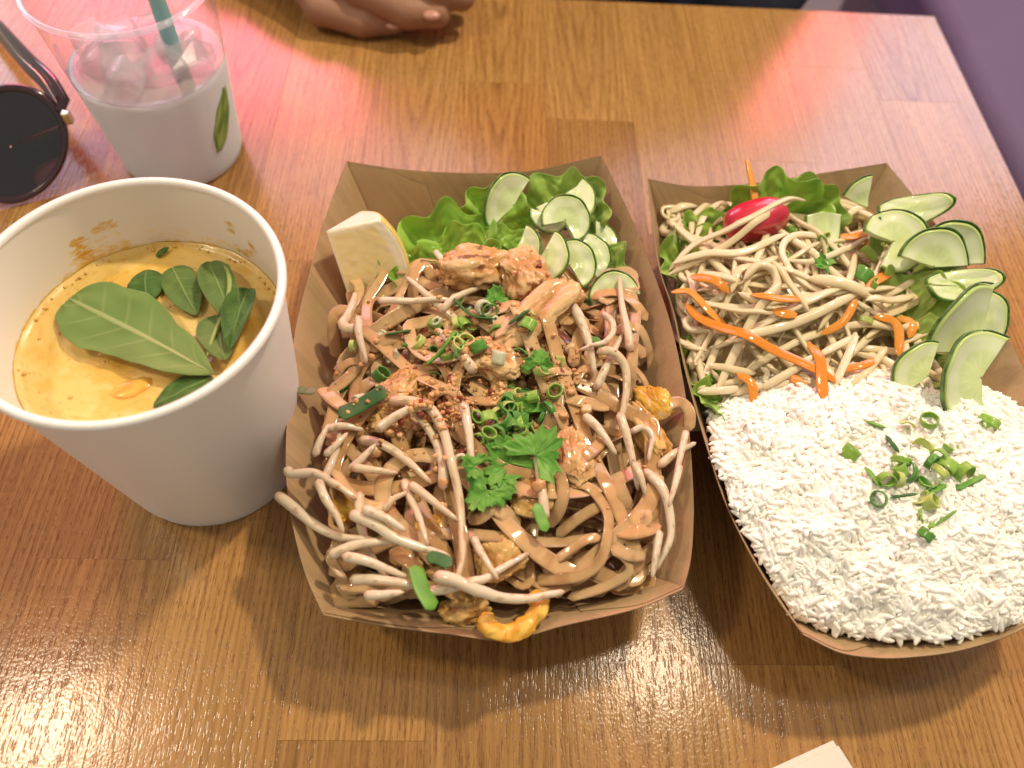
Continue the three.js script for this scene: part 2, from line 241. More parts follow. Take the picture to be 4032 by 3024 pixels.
// ---------- white paper tub with curry ----------
const BX = -131.5, BZ = -178.4;
{
  const white = std([.88, .86, .81], .42, { bumpMap: paperBump, bumpScale: .00005 });
  const t = thing('paper_tub', 'round white paper tub filled with yellow curry', 'tub', [BX, 0, BZ]);
  const lathe = (pts, n = 96) => new THREE.LatheGeometry(pts.map((p) => new THREE.Vector2(...p)), n).translate(BX, 0, BZ);
  const ro = (y) => lerp(44.6, 56.6, y / 124);
  const o = []; for (let i = 0; i <= 24; i++) { const y = .3 + i / 24 * 121; o.push([ro(y) , y]); } o[0][0] -= .6;
  part('outer_wall', lathe(o), white, t);
  const rimP = []; for (let i = 0; i <= 20; i++) { const a = -Math.PI * .5 + i / 20 * Math.PI * 2; rimP.push([56.7 + 1.75 * Math.cos(a), 122.2 + 1.9 * Math.sin(a)]); }
  part('rolled_rim', lathe(rimP), white, t);
  part('base', lathe([[0, 5], [43, 5], [43.6, 4], [43.8, .2]]), white, t);
  // inside wall with splashes of curry
  const W = 1024, H = 256, cx = document.createElement('canvas'); cx.width = W; cx.height = H; const g = cx.getContext('2d'), r = rng(5);
  g.fillStyle = 'rgb(231,226,215)'; g.fillRect(0, 0, W, H);
  const blot = (u, y, w, h, a, c) => { for (let k = 0; k < 26; k++) { g.globalAlpha = a * (.3 + r() * .7); g.fillStyle = c; g.beginPath(); g.ellipse((u + (r() - .5) * w) * W, H - (y + (r() - .5) * h) * H, (2 + r() * 9) * (.4 + w * 3), 2 + r() * 7, r() * 3, 0, 7); g.fill(); } };
  // y: 0 at 84 mm, 1 at 121 mm; u runs round the tub
  for (let k = 0; k < 150; k++) { const u = k / 150; blot(u, .10 + n3(u * 9, 1, 1) * .06, .025, .22, .34, 'rgb(226,182,70)'); }
  const atU = (deg) => ((deg / 360) % 1 + 1) % 1;
  for (let q = 0; q < 4; q++) { blot(atU(217), .26, .07, .42, .3, 'rgb(222,172,52)'); blot(atU(212 + q * 4), .12, .06, .26, .3, 'rgb(224,178,60)'); } for (let q = 0; q < 2; q++) blot(atU(223), .40, .016, .34, .6, 'rgb(206,146,30)'); blot(atU(210), .58, .03, .1, .4, 'rgb(214,160,60)'); blot(atU(186), .3, .06, .2, .2, 'rgb(226,184,80)');
  blot(atU(160), .26, .06, .14, .25, 'rgb(226,184,60)'); blot(atU(147), .3, .03, .14, .5, 'rgb(205,146,30)'); blot(atU(152), .6, .008, .16, .4, 'rgb(205,150,50)'); blot(atU(140), .5, .008, .2, .4, 'rgb(205,150,50)'); blot(atU(214), .2, .06, .22, .25, 'rgb(216,165,50)'); blot(atU(232), .14, .05, .2, .25, 'rgb(216,165,50)');
  g.globalAlpha = 1;
  const tx = new THREE.CanvasTexture(cx); tx.colorSpace = THREE.SRGBColorSpace; tx.wrapS = THREE.RepeatWrapping;
  const inn = []; for (let i = 0; i <= 12; i++) { const y = 84 + i / 12 * 37; inn.push([ro(y) - .9, y]); }
  part('inner_wall', lathe(inn), std([1, 1, 1], .4, { map: tx }), t);
  part('inner_wall', lathe([[42, 6], [ro(40) - .9, 40], [ro(83.9) - .9, 83.95]]), white, t);
  part('side_seam', sheet((u, v) => { const y = lerp(1, 120, v), a = lerp(3.62, 3.67, u), q = ro(y) + .25; return [BX + Math.sin(a) * q, y, BZ + Math.cos(a) * q]; }, 3, 10, .3), white, t);
  // the curry
  const SY = 90, SR = ro(SY) - 1.0, pos = [], col = [], idx = [], nr = 70, na = 150;
  const hgt = (x, z) => n3(x * .09, z * .09, 1) * .7 + n3(x * .25, z * .25, 4) * .35 + n3(x * .8, z * .8, 7) * .12;
  for (let i = 0; i <= nr; i++) for (let j = 0; j <= na; j++) {
    const q = i / nr, a = j / na * Math.PI * 2, x = Math.cos(a) * q * SR, z = Math.sin(a) * q * SR, m = smooth(.95, 1, q) * 1.2; pos.push(BX + x, SY + hgt(x, z) + m, BZ + z);
    const o1 = smooth(-.15, .45, n3(x * .05, z * .05, 12) + n3(x * .2, z * .2, 15) * .4), o2 = smooth(.15, .5, n3(x * .16, z * .16, 22)), sp = smooth(.38, .5, n3(x * 1.1, z * 1.1, 31));
    let c = mixc([.74, .515, .150], [.70, .43, .080], o1); c = mixc(c, [.78, .58, .22], o2 * .5); c = mixc(c, [.50, .24, .03], sp * .4); col.push(...c);
  }
  for (let i = 0; i < nr; i++) for (let j = 0; j < na; j++) { const a = i * (na + 1) + j, b = a + na + 1; idx.push(a, a + 1, b + 1, a, b + 1, b); }
  const soup = thing('curry', 'yellow coconut curry filling the paper tub', 'curry', [BX, 60, BZ]);
  part('surface', build(pos, idx, col), vcol(.35, { clearcoat: .2, clearcoatRoughness: .06 }), soup);
  const bub = [], q = rng(41);
  for (let k = 0; k < 150; k++) { const edge = q() < .6, a = edge ? (q() < .75 ? 3.3 + q() * 3.4 : q() * 6.28) : q() * 6.28, d = SR * (edge ? .93 + q() * .06 : Math.sqrt(q()) * .93), x = Math.cos(a) * d, z = Math.sin(a) * d, s = .25 + q() * q() * 1.0; bub.push(new THREE.SphereGeometry(s, 8, 5, 0, 6.3, 0, 1.6).translate(BX + x, SY + hgt(x, z) + (edge ? .6 : .0), BZ + z)); }
  part('bubbles', mergeGeometries(bub), std([.72, .42, .10], .06, { clearcoat: 1 }), soup, 'stuff');
  single('meat_chunk', lump([-135, 89.6, -156], [8, 1.6, 4], [0, .4, 0], .2, 1.6, 3, 4, (p, a) => mixc([.68, .32, .04], [.76, .44, .07], smooth(-.3, .3, a))), vcol(.3, { clearcoat: .5, clearcoatRoughness: .1 }), 'orange chunk breaking the surface of the curry', 'food chunk');
}
// basil leaves: base point, tip point, width profile, colours
function leaf(name, label, base, tip, width, lift, curl, tone, opt = {}) {
  const b = V(...base), e = V(...tip), ax = e.clone().sub(b), L = ax.length(); ax.normalize(); const sd = V(0, 1, 0).cross(ax).normalize(), up = ax.clone().cross(sd).multiplyScalar(1);
  const prof = opt.prof || ((t) => Math.sin(Math.PI * Math.pow(t, .72)) ** .62), nv = opt.veins ?? 6;
  const fn = (u, v) => {
    const t = u, w = (v - .5) * 2, edge = 1 + (opt.wave ?? .04) * n3(t * 7, Math.sign(w) * 3, L), hw = Math.max(.25, width / 2 * prof(clamp(t, .002, .998)) * edge);
    const al = t * L, vein = Math.abs((((t - Math.abs(w) * .16) * nv) % 1 + 1) % 1 - .5), ridge = (Math.abs(w) < .06 ? .35 : 0) + smooth(.12, 0, vein) * .12 * smooth(0, .12, Math.abs(w));
    const y = Math.sin(t * Math.PI) * lift + (Math.abs(w) ** 1.7) * curl * hw / (width / 2) + n3(t * 4, w * 1.5, L + 5) * (opt.bumpy ?? .8) + ridge;
    const p = b.clone().addScaledVector(ax, al).addScaledVector(sd, w * hw).addScaledVector(up, y); return [p.x, p.y, p.z];
  };
  const cf = (u, v) => { const w = Math.abs(v - .5) * 2, vein = Math.abs((((u - w * .16) * nv) % 1 + 1) % 1 - .5); let k = Math.max(smooth(.075, .03, w) * (1 - u * .3), smooth(.07, .0, vein) * .3 * smooth(1, .5, w)); const c = mixc(tone[0], tone[1], clamp(.5 + n3(u * 5, v * 4, L) * .9, 0, 1)); return mixc(c, tone[2], k); };
  return single(name, sheet(fn, opt.nu || 120, opt.nv || 50, .35, cf), leafMat, label, opt.cat || 'leaf', opt.group);
}
const leafMat = vcol(1, { transmission: .18, thickness: 0, clearcoat: .15, clearcoatRoughness: .35 });
const pale = [[.155, .245, .055], [.205, .31, .08], [.44, .50, .20]], dark = [[.045, .115, .014], [.085, .18, .028], [.17, .28, .07]], mid = [[.10, .17, .035], [.15, .23, .055], [.28, .36, .12]];
leaf('basil_leaf', 'large grey green basil leaf with pale midrib floating on the curry', [-103, 96, -160], [-170, 92, -197], 40, 1.5, 1.2, pale, { veins: 6, wave: .16, prof: (t) => 1.62 * Math.pow(t, .8) * Math.pow(1 - t, .34) });
leaf('basil_leaf', 'small round dark basil leaf behind the large leaf on the curry', [-139, 92, -198], [-143, 91.5, -214], 15, 1.6, -1.4, dark, { prof: (t) => Math.sin(Math.PI * t) ** .45 });
leaf('basil_leaf', 'small oval grey green basil leaf lying flat on the curry', [-132.5, 91.5, -215.5], [-117, 92, -190.5], 15, .6, .8, mid, { wave: .12 });
leaf('basil_leaf', 'long dark basil leaf folded beside the pale stem in the curry', [-117.5, 92.5, -218.5], [-97, 96, -180], 14, 2, 4, mid, { prof: (t) => Math.sin(Math.PI * Math.pow(t, .8)) ** .7 });
leaf('basil_leaf', 'dark upright basil leaf against the tub wall', [-96.5, 97, -201], [-98, 98, -170], 12, 2, 4, dark);
leaf('basil_leaf', 'grey green basil leaf under the stem near the tub rim', [-108, 93.5, -190], [-100, 96, -166], 17, 1, 2, mid);
leaf('basil_leaf', 'dark basil leaf peeking from under the large leaf', [-104, 93, -160], [-124, 91.5, -147], 15, 1, -1.2, dark);
leaf('basil_leaf', 'tiny basil leaf tip poking out at the back of the curry', [-141, 91, -222], [-136.5, 92, -226.5], 2.6, .3, .3, dark, { nu: 16, nv: 8 });
single('green_sprig', strand([V(-109, 96, -215), V(-105.5, 98.5, -208), V(-103.5, 99, -199), V(-104, 98, -188), V(-106, 97, -178), V(-107, 96, -168)], (t) => 2.6 - t * 1.4, (t) => 2.2 - t * 1.2, { sides: 8 }), std([.30, .36, .09], .5), 'pale green basil stem arching over the curry', 'stem');

// ---------- clear cup with iced drink ----------
{
  const CX = -194, CZ = -389, ro = (y) => lerp(36.5, 47.2, y / 113);
  const t = thing('plastic_cup', 'clear plastic cup with a pale iced drink', 'cup', [CX, 0, CZ]);
  const lathe = (pts, n = 80) => new THREE.LatheGeometry(pts.map((p) => new THREE.Vector2(...p)), n).translate(CX, 0, CZ);
  const clear = new THREE.MeshPhysicalMaterial({ color: rgb(.97, .97, .98), transmission: 1, thickness: 0, roughness: .06, ior: 1.45, side: THREE.DoubleSide });
  const frost = new THREE.MeshPhysicalMaterial({ color: rgb(.88, .95, 1), transmission: .45, thickness: 0, roughness: 1, ior: 1.4, side: THREE.DoubleSide, clearcoat: .5, clearcoatRoughness: .15 });
  const LV = 67, lo = [], hi = []; for (let i = 0; i <= 20; i++) { const y = lerp(4, LV, i / 20); lo.push([ro(y), y]); } for (let i = 0; i <= 10; i++) { const y = lerp(LV, 111, i / 10); hi.push([ro(y), y]); }
  part('fogged_wall', lathe([[30, 2], [34, .8], [36, 1.2], ...lo]), frost, t); part('clear_wall', lathe(hi), clear, t);
  const rp = []; for (let i = 0; i <= 16; i++) { const a = i / 16 * Math.PI * 2; rp.push([47.8 + 1.9 * Math.cos(a), 112.5 + 1.7 * Math.sin(a)]); }
  part('rolled_rim', lathe(rp), new THREE.MeshPhysicalMaterial({ color: rgb(.95, .95, 1), transmission: .8, thickness: 0, roughness: .1, side: THREE.DoubleSide }), t);
  part('base', lathe([[0, 4], [28, 4], [30, 2]]), frost, t);
  const d = thing('iced_drink', 'pale clear iced drink in the plastic cup', 'drink', [CX, 4, CZ]);
  const top = []; for (let i = 0; i <= 14; i++) top.push([i / 14 * (ro(LV) - .8), LV + (i % 2 ? .12 : -.1)]);
  part('liquid', lathe([[0, 5], [34, 5], [ro(30) - .8, 30], [ro(LV) - .8, LV]]), new THREE.MeshPhysicalMaterial({ color: rgb(.88, .95, .98), transmission: .4, thickness: 0, roughness: 1, side: THREE.DoubleSide }), d);
  part('liquid_surface', lathe(top.reverse()), new THREE.MeshPhysicalMaterial({ color: rgb(.70, .62, .58), roughness: .08, transmission: .6, thickness: 0, side: THREE.DoubleSide }), d);
  const r = rng(77), ice = new THREE.MeshPhysicalMaterial({ color: rgb(.90, .88, .90), transmission: .8, thickness: 0, roughness: .16, ior: 1.31, side: THREE.DoubleSide });
  [[-8, 12, 0], [12, 14, .5], [16, -12, 1.1], [-16, -12, 2], [-22, 10, 2.6], [2, -24, 3.3], [26, 4, .2], [-2, 30, 1.6], [-28, -4, .9]].forEach(([x, z, a], i) => {
    const g = new RoundedBoxGeometry(19 + r() * 6, 15 + r() * 5, 18 + r() * 5, 5, 4.5), p = g.attributes.position; for (let k = 0; k < p.count; k++) { const s = 1 + n3(p.getX(k) * .12 + i * 5, p.getY(k) * .12, p.getZ(k) * .12) * .22; p.setXYZ(k, p.getX(k) * s, p.getY(k) * s, p.getZ(k) * s); }
    g.computeVertexNormals(); g.rotateX(r() * .8).rotateY(a).rotateZ(r() * .7); g.translate(CX + x, LV + 1 + r() * 6, CZ + z); single('ice_cube', g, ice, 'melting ice cube floating in the plastic cup', 'ice cube', 'ice cubes in the plastic cup');
  });
  single('drinking_straw', strand([V(CX + 14, 8, CZ - 6), V(CX + 16, 70, CZ - 2), V(CX + 10, 190, CZ - 22)], 9, 9, { sides: 20, round: false, step: 6 }), std([.34, .66, .66], .4, { transmission: .5, thickness: 0 }), 'translucent teal drinking straw standing in the plastic cup', 'straw');
  single('lime_peel', sheet((u, v) => { const wob = .5 + .7 * n3(u * 3, v < .5 ? 1 : 5, 3), a = .98 + (v - .5) * (.30 + .14 * wob) * Math.sin(Math.PI * clamp(u, .04, .96)) ** .6, y = lerp(20, 55, u) + 2 * n3(v * 3, u * 2, 8), q = ro(y) + .35, d = a + u * .42; return [CX + Math.sin(d) * q, y, CZ + Math.cos(d) * q]; }, 30, 12, .5, (u, v) => mixc([.10, .22, .03], [.30, .42, .12], smooth(-.3, .4, n3(u * 3, v * 3, 4)))), vcol(.7), 'green lime peel pressed to the fogged plastic cup', 'lime peel');
}
// ---------- sunglasses lying at the left ----------
{
  const t = thing('sunglasses', 'dark round sunglasses with burgundy temples lying on the table', 'sunglasses', [-300, 0, -370]);
  const acetate = std([.035, .006, .012], .12, { clearcoat: 1, clearcoatRoughness: .03 }), glass = std([.012, .009, .012], .04, { clearcoat: 1 }), metal = std([.75, .68, .5], .18, { metalness: 1 });
  const M = new THREE.Matrix4().makeBasis(V(.86, .10, -.50).normalize(), V(-.16, .74, -.65).normalize(), V(.30, .64, .70).normalize()); const ctr = V(-280, 25, -359);
  const put = (g, dx) => g.translate(dx, 0, 0).applyMatrix4(M).translate(ctr.x, ctr.y, ctr.z);
  for (const dx of [0, -68]) {
    const pts = []; for (let i = 0; i < 44; i++) { const a = i / 44 * Math.PI * 2; pts.push(V(29.5 * Math.cos(a) * (1 + .05 * Math.cos(a - .6)), 30 * Math.sin(a) * (1 + .04 * Math.sin(a)), -(Math.cos(a) ** 2) * 1.6)); }
    const c = new THREE.CatmullRomCurve3(pts, true); part('lens_rim', put(new THREE.TubeGeometry(c, 90, 2.3, 10, true), dx), acetate, t);
    part('lens', put(sheet((u, v) => { const a = u * Math.PI * 2, q = .02 + v * .97; return [29.5 * q * Math.cos(a) * (1 + .05 * Math.cos(a - .6)), 30 * q * Math.sin(a) * (1 + .04 * Math.sin(a)), 2.6 * (1 - q * q) - (Math.cos(a) ** 2) * 1.6 * q]; }, 60, 12, 1.4), dx), glass, t);
  }
  part('bridge', put(new THREE.TubeGeometry(new THREE.CatmullRomCurve3([V(-26, 6, 0), V(-34, 11, 3), V(-42, 6, 0)]), 20, 2, 8), 0), metal, t);
  part('nose_pad', put(new THREE.SphereGeometry(3.4, 12, 8).scale(.6, 1.4, .7).translate(-25, -18, -5), 0), metal, t);
  for (const s of [0, 1]) {
    const a = s ? V(-345, 34, -352) : V(-250, 37, -379), b = s ? V(-420, 8, -450) : V(-284, 38, -420), c = s ? V(-460, 3, -500) : V(-326, 26, -470), d = V(-375, 3, -530);
    part('temple', strand(s ? [a, b, c] : [a, V(-262, 41, -396), b, c, d], (u) => 13 - u * 2, (u) => 5, { roll: () => .8, sides: 14, flat: 1, step: 3 }), acetate, t);
    part('hinge', new RoundedBoxGeometry(5, 8, 5, 2, 1.2).translate(a.x + 1, a.y - 3, a.z + 3), metal, t);
    if (!s) part('metal_inlay', strand([V(-252, 42, -378), V(-265, 45, -396), V(-286, 43.5, -418), V(-322, 33, -464)], .8, .8, { sides: 6 }), metal, t);
  }
}
// ---------- folded paper napkin at the front ----------
{
  const t = thing('paper_napkin', 'folded white paper napkin at the front of the table', 'napkin', [150, 0, 0]), w = std([.74, .70, .62], .8, { bumpMap: paperBump, bumpScale: .0002 });
  const c = V(154, 0, -43), ex = V(125 - 154, 0, 11).normalize(), ez = V(5, 0, 11).normalize();
  const at = (a, b, y) => { const p = c.clone().addScaledVector(ex, a).addScaledVector(ez, b); return [p.x, y, p.z]; };
  part('lower_fold', sheet((u, v) => at(u * 110, v * 110, .9 + .3 * n3(u * 4, v * 4, 2)), 16, 16, 1.2), w, t);
  part('upper_fold', sheet((u, v) => at(u * 110 - .3, 2.6 + v * 107, 2.3 + .5 * smooth(0, .06, v) + .3 * n3(u * 4, v * 4, 6)), 16, 30, 1.0), w, t);
}
// ---------- the person across the table: hand in view, body mirrored in the varnish ----------
function field(bones, lo, hi, res, k) {
  const mc = new MarchingCubes(res, new THREE.MeshBasicMaterial(), false, false, 200000), sz = mc.size; mc.isolation = 0;
  const P = bones.map(([a, b, ra, rb]) => [V(...a), V(...b), ra, rb]), q = V(), w = V();
  for (let z = 0; z < sz; z++) for (let y = 0; y < sz; y++) for (let x = 0; x < sz; x++) {
    q.set(lerp(lo[0], hi[0], x / sz), lerp(lo[1], hi[1], y / sz), lerp(lo[2], hi[2], z / sz)); let d = 0, m = 1e9; const ds = [];
    for (const [a, b, ra, rb] of P) { w.copy(b).sub(a); const t = clamp(q.clone().sub(a).dot(w) / w.lengthSq(), 0, 1), e = a.clone().addScaledVector(w, t).distanceTo(q) - lerp(ra, rb, t); ds.push(e); if (e < m) m = e; }
    let s = 0; for (const e of ds) s += Math.exp(-(e - m) / k); d = m - k * Math.log(s); mc.field[x + y * sz + z * sz * sz] = -d;
  }
  mc.update(); const n = mc.count, pos = mc.positionArray.slice(0, n * 3), g = new THREE.BufferGeometry();
  for (let i = 0; i < n; i++) { pos[i * 3] = lerp(lo[0], hi[0], (pos[i * 3] + 1) / 2); pos[i * 3 + 1] = lerp(lo[1], hi[1], (pos[i * 3 + 1] + 1) / 2); pos[i * 3 + 2] = lerp(lo[2], hi[2], (pos[i * 3 + 2] + 1) / 2); }
  g.setAttribute('position', new THREE.BufferAttribute(pos, 3)); const h = mergeVertices(g, .05); h.computeVertexNormals(); return h;
}
{
  const t = thing('person', 'seated person in dark clothes resting a curled hand on the table', 'person', [90, -750, -900]);
  const skin = std([.29, .14, .078], .6), navy = std([.012, .014, .03], .85), hairm = std([.015, .011, .01], .6);
  const fingers = [[[-138, 24, -546], [-122, 15, -524], [-92, 10.5, -517], [-68, 9.5, -521]], [[-128, 34, -556], [-92, 29, -527], [-58, 22, -514], [-37, 19, -518]], [[-116, 40, -566], [-72, 42, -541], [-40, 33, -526], [-20, 27, -528]], [[-104, 44, -578], [-62, 48, -560], [-32, 39, -545], [-14, 33, -547]]];
  const hb = []; fingers.forEach((f, i) => { const r = [11, 12, 12.5, 12][i]; hb.push([f[0], f[1], r + .5, r], [f[1], f[2], r, r - 1.2], [f[2], f[3], r - 1.2, r - 2.6]); });
  hb.push([[-132, 30, -552], [-165, 32, -585], 17, 22], [[-112, 40, -575], [-160, 38, -600], 16, 20], [[-165, 34, -590], [-215, 36, -640], 24, 25], [[-215, 36, -640], [-240, 44, -690], 25, 30]);
  hb.push([[-150, 46, -600], [-112, 58, -592], 13, 11.5], [[-112, 58, -592], [-82, 56, -580], 11.5, 9]);
  const hand = field(hb, [-270, -6, -730], [0, 90, -495], 96, 1.0);
  const head = field([[[85, 545, -800], [85, 515, -775], 88, 74], [[85, 440, -815], [85, 360, -840], 56, 62], [[85, 470, -770], [85, 455, -745], 46, 34], [[85, 505, -702], [85, 488, -692], 11, 13], [[5, 515, -795], [2, 490, -790], 14, 10], [[165, 515, -795], [168, 490, -790], 14, 10]], [-60, 290, -920], [230, 660, -650], 48, 9);
  part('hand', hand, skin, t); part('head', head, skin, t);
  for (const [a, b, r] of [[[-71, 13, -511.5], [-66, 12, -514], 5.2], [[-44, 26, -507], [-37, 23, -509], 5.6]]) part('nail', new THREE.SphereGeometry(r, 14, 10).scale(1.15, .55, .8).translate((a[0] + b[0]) / 2, (a[1] + b[1]) / 2, (a[2] + b[2]) / 2), std([.52, .27, .2], .3), t);
  part('shirt', field([[[85, 250, -860], [85, -120, -870], 150, 150], [[-60, 262, -855], [230, 262, -855], 88, 88], [[-95, 250, -850], [-180, 40, -830], 70, 58], [[-180, 40, -830], [-228, 44, -670], 56, 42], [[265, 250, -850], [345, 20, -830], 72, 60], [[345, 20, -830], [250, -70, -700], 56, 44]], [-330, -320, -1080], [520, 400, -600], 60, 22), navy, t);
  part('trousers', field([[[0, -190, -860], [-60, -220, -560], 85, 75], [[170, -190, -860], [230, -220, -560], 85, 75], [[-60, -230, -560], [-60, -680, -560], 70, 48], [[230, -230, -560], [230, -680, -560], 70, 48], [[-30, -150, -870], [200, -150, -870], 110, 110]], [-220, -760, -1030], [390, -30, -440], 56, 18), std([.012, .018, .05], .85), t);
  part('hair', field([[[85, 575, -815], [85, 540, -850], 92, 84], [[20, 540, -830], [150, 540, -830], 60, 60]], [-70, 400, -980], [240, 720, -680], 40, 10), hairm, t);
}

// ---------- food in the noodle tray ----------
const DATA = {"sprout":[[5,-166,-259,-152,-248,-129,-230,-107,-219,-84,-216],[4.6,-113,-202,-100,-207,-84,-211,-69,-213],[4.6,-101,-199,-86,-197,-71,-193,-58,-189],[5,-96,-186,-82,-185,-63,-182,-46,-179],[5.4,-99,-235,-80,-225,-65,-215,-47,-209,-28,-205],[4,-61,-269,-56,-256,-47,-236,-40,-217],[4.4,-35,-175,-20,-177,0,-184,6,-185,20,-194,36,-204],[5,-76,-335,-59,-333,-43,-328,-31,-310,-22,-279,-14,-248,-11,-220,-10,-202,-13,-184],[5.4,-30,-184,-18,-181,0,-174,7,-173,20,-171,43,-173,63,-179],[4.6,-158,-277,-154,-271,-133,-269,-118,-261,-103,-252],[4.2,-128,-260,-121,-246,-110,-231,-106,-223],[4.6,-89,-236,-76,-230,-61,-222],[3.8,-2,-220,3,-209,11,-195,16,-188],[5,-100,-306,-82,-300,-64,-288,-46,-272],[4.8,-85,-307,-75,-314,-58,-323,-46,-325],[4.2,-130,-313,-114,-315,-103,-314],[4.4,-113,-427,-111,-408,-105,-389],[4.6,-13,-331,-8,-305,-5,-281],[4,-106,-276,-97,-284,-89,-294],[4,-103,-276,-89,-274,-73,-274],[3.8,-136,-288,-133,-299,-129,-311],[4.8,106,-388,117,-391,130,-381,132,-361,127,-335],[4.4,124,-333,129,-314,133,-295,136,-276],[4.6,93,-332,102,-321,110,-308,116,-299],[4.4,159,-292,172,-303,188,-313],[3.6,185,-324,177,-301,171,-281],[3.6,116,-444,123,-432,122,-415,110,-396,95,-391],[4.8,144,-285,156,-270,162,-250,162,-228,153,-210],[4,134,-288,138,-276,141,-265],[3.6,174,-288,168,-271,163,-257],[4,152,-231,148,-214,145,-200],[3.4,135,-322,145,-326,153,-318,150,-302],[4,-95,-453,-62,-447,-34,-448],[3.6,-47,-520,-37,-498,-34,-476],[4,-37,-436,-20,-452,-5,-464],[3.6,-127,-287,-119,-295,-113,-304],[3.4,-75,-240,-68,-249,-59,-254],[4.2,-54,-261,-39,-248,-26,-237,-18,-231],[4.4,-83,-172,-72,-171,-59,-172]],"noodle":[[7,-123,-282,-113,-268,-102,-254,-87,-246,-76,-247,-68,-255],[6,77,-268,90,-266,102,-255,109,-241,107,-222,101,-205,88,-195,71,-192,50,-194],[7.5,114,-229,129,-227,146,-234,152,-242],[5,64,-206,79,-215,91,-222,103,-224],[5,76,-181,94,-184,114,-191,125,-198,123,-206,110,-215],[7,110,-217,125,-210,140,-214],[6.5,58,-234,67,-242,71,-257,67,-274,59,-281],[6,67,-229,82,-239,97,-247,104,-251],[7,75,-349,91,-345,110,-345,117,-348],[9,62,-347,71,-334,76,-320],[7,54,-365,68,-371,84,-375],[5.5,87,-362,89,-371,97,-379,105,-374,100,-360],[7,164,-338,171,-350,183,-355,191,-348,191,-330],[8,84,-381,89,-405,96,-423,90,-429,76,-421],[8,120,-418,140,-413,157,-406],[8,-144,-367,-131,-350,-117,-341,-105,-348],[8.5,-111,-359,-98,-368,-89,-372],[5.5,-132,-373,-126,-384,-111,-388,-101,-385],[7,-137,-409,-140,-427,-137,-441,-129,-443,-119,-431],[8,-102,-399,-87,-407,-74,-414],[6,-59,-387,-51,-398,-40,-404,-31,-413],[6,-45,-341,-33,-346,-20,-342,-17,-329],[6,-12,-338,-2,-339,10,-337,19,-345,20,-356],[7,-67,-459,-65,-492,-56,-499,-47,-481],[8,109,-477,139,-475,164,-453],[7,129,-430,142,-437,159,-431,170,-416,170,-392],[8,-69,-212,-56,-204,-42,-196],[6,-7,-238,4,-236,13,-244,8,-254],[4,50,-187,61,-185,71,-182],[8,116,-275,121,-261,127,-250],[7,-111,-197,-105,-187,-95,-179],[5,132,-240,142,-246,141,-237,133,-235]],"carrot":[[5,204,-474,208,-456,226,-438,257,-416,298,-398,336,-375],[5,312,-423,319,-403,315,-369,316,-351],[5,382,-484,430,-521,475,-543],[4,387,-456,408,-449,405,-414],[4.5,369,-572,387,-565,421,-582],[5,257,-634,279,-645,288,-623],[3.5,364,-463,347,-439,326,-429],[4.5,207,-495,224,-484,241,-469],[4,189,-483,205,-480,222,-456,243,-438],[4.5,278,-447,291,-443,303,-445],[4.5,407,-559,425,-565,439,-563],[4,258,-462,282,-454,309,-458],[3.5,339,-391,361,-395,379,-405],[4,415,-461,426,-450,420,-435],[4,242,-391,254,-381,256,-360],[5,291,-386,299,-374,300,-359]],"papaya":[[3,189,-509,218,-519,256,-536,332,-594],[3,191,-513,218,-538,259,-548,315,-581,337,-587],[3.4,193,-517,224,-522,259,-521,314,-549],[3.5,243,-470,254,-495,274,-499,296,-514],[4,249,-469,266,-459,286,-473,285,-491,270,-495,255,-481],[3.6,223,-374,243,-412,265,-448,290,-476],[4,238,-418,273,-429,325,-448,367,-470],[3,285,-506,297,-476,314,-447],[3.2,230,-459,250,-447,275,-442],[3,319,-406,343,-419,369,-434],[3.4,264,-376,287,-387,319,-407],[3.2,327,-370,352,-412,365,-437],[4.5,320,-486,347,-477,378,-468],[4,206,-611,225,-620,242,-627],[3,219,-559,231,-602,258,-630,283,-634],[3,224,-557,245,-604,260,-611,254,-573],[3,381,-592,410,-615,432,-630],[2.6,303,-509,329,-508,383,-545,418,-575],[3.4,372,-461,401,-470,444,-491],[5,415,-534,452,-549],[2.4,194,-435,205,-423,220,-419],[2.4,192,-459,195,-433,214,-418],[3,217,-401,242,-394,265,-396],[3.2,205,-375,228,-374,248,-381],[2.4,270,-387,275,-396,268,-401],[2.8,341,-372,363,-389,393,-422],[3.6,414,-447,432,-449,451,-449],[3.4,217,-498,232,-488,249,-479],[3,445,-605,462,-619,472,-625]]};
const half = (a) => { const p = []; for (let i = 1; i < a.length; i += 2) p.push([a[i] / 2, a[i + 1] / 2]); return p; };
const Mc = (x, z) => { const u = (x - 6) / 80, v = (z + 205) / 125; return 36 + 26 * Math.exp(-(u * u * 1.1 + (v - .05) ** 2)) - 11 * smooth(.70, 1.0, v); };
const noodleMat = vcol(1, { transmission: .2, thickness: 0, clearcoat: 1, clearcoatRoughness: .1, specularIntensity: .6, bumpMap: skinBump, bumpScale: .0004 });
const sproutMat = vcol(1, { transmission: .15, thickness: 0, clearcoat: 1, clearcoatRoughness: .1, specularIntensity: .6, bumpMap: skinBump, bumpScale: .00012 });
const wet = (r = .3) => vcol(.55, { clearcoat: .8, clearcoatRoughness: r }), meat = vcol(.8, { clearcoat: .8, clearcoatRoughness: .08, specularIntensity: .3, bumpMap: skinBump, bumpScale: .0006 });
const R = rng(2024);
const spotsC = [[-60, -245, 'beside the lemon wedge'], [-5, -236, 'beside the ridged chicken piece'], [60, -235, 'below the cucumber slices'], [-50, -175, 'around the wide dark chive'], [12, -182, 'around the onion cluster'], [20, -142, 'around the coriander leaves'], [78, -175, 'by the yellow egg curd'], [74, -120, 'along the tray wall facing the rice'], [-68, -125, 'along the tray wall facing the tub'], [18, -95, 'by the egg strip at the tray end'], [-35, -95, 'by the green chive at the tray end'], [-22, -200, 'on the peanut dusted middle']];
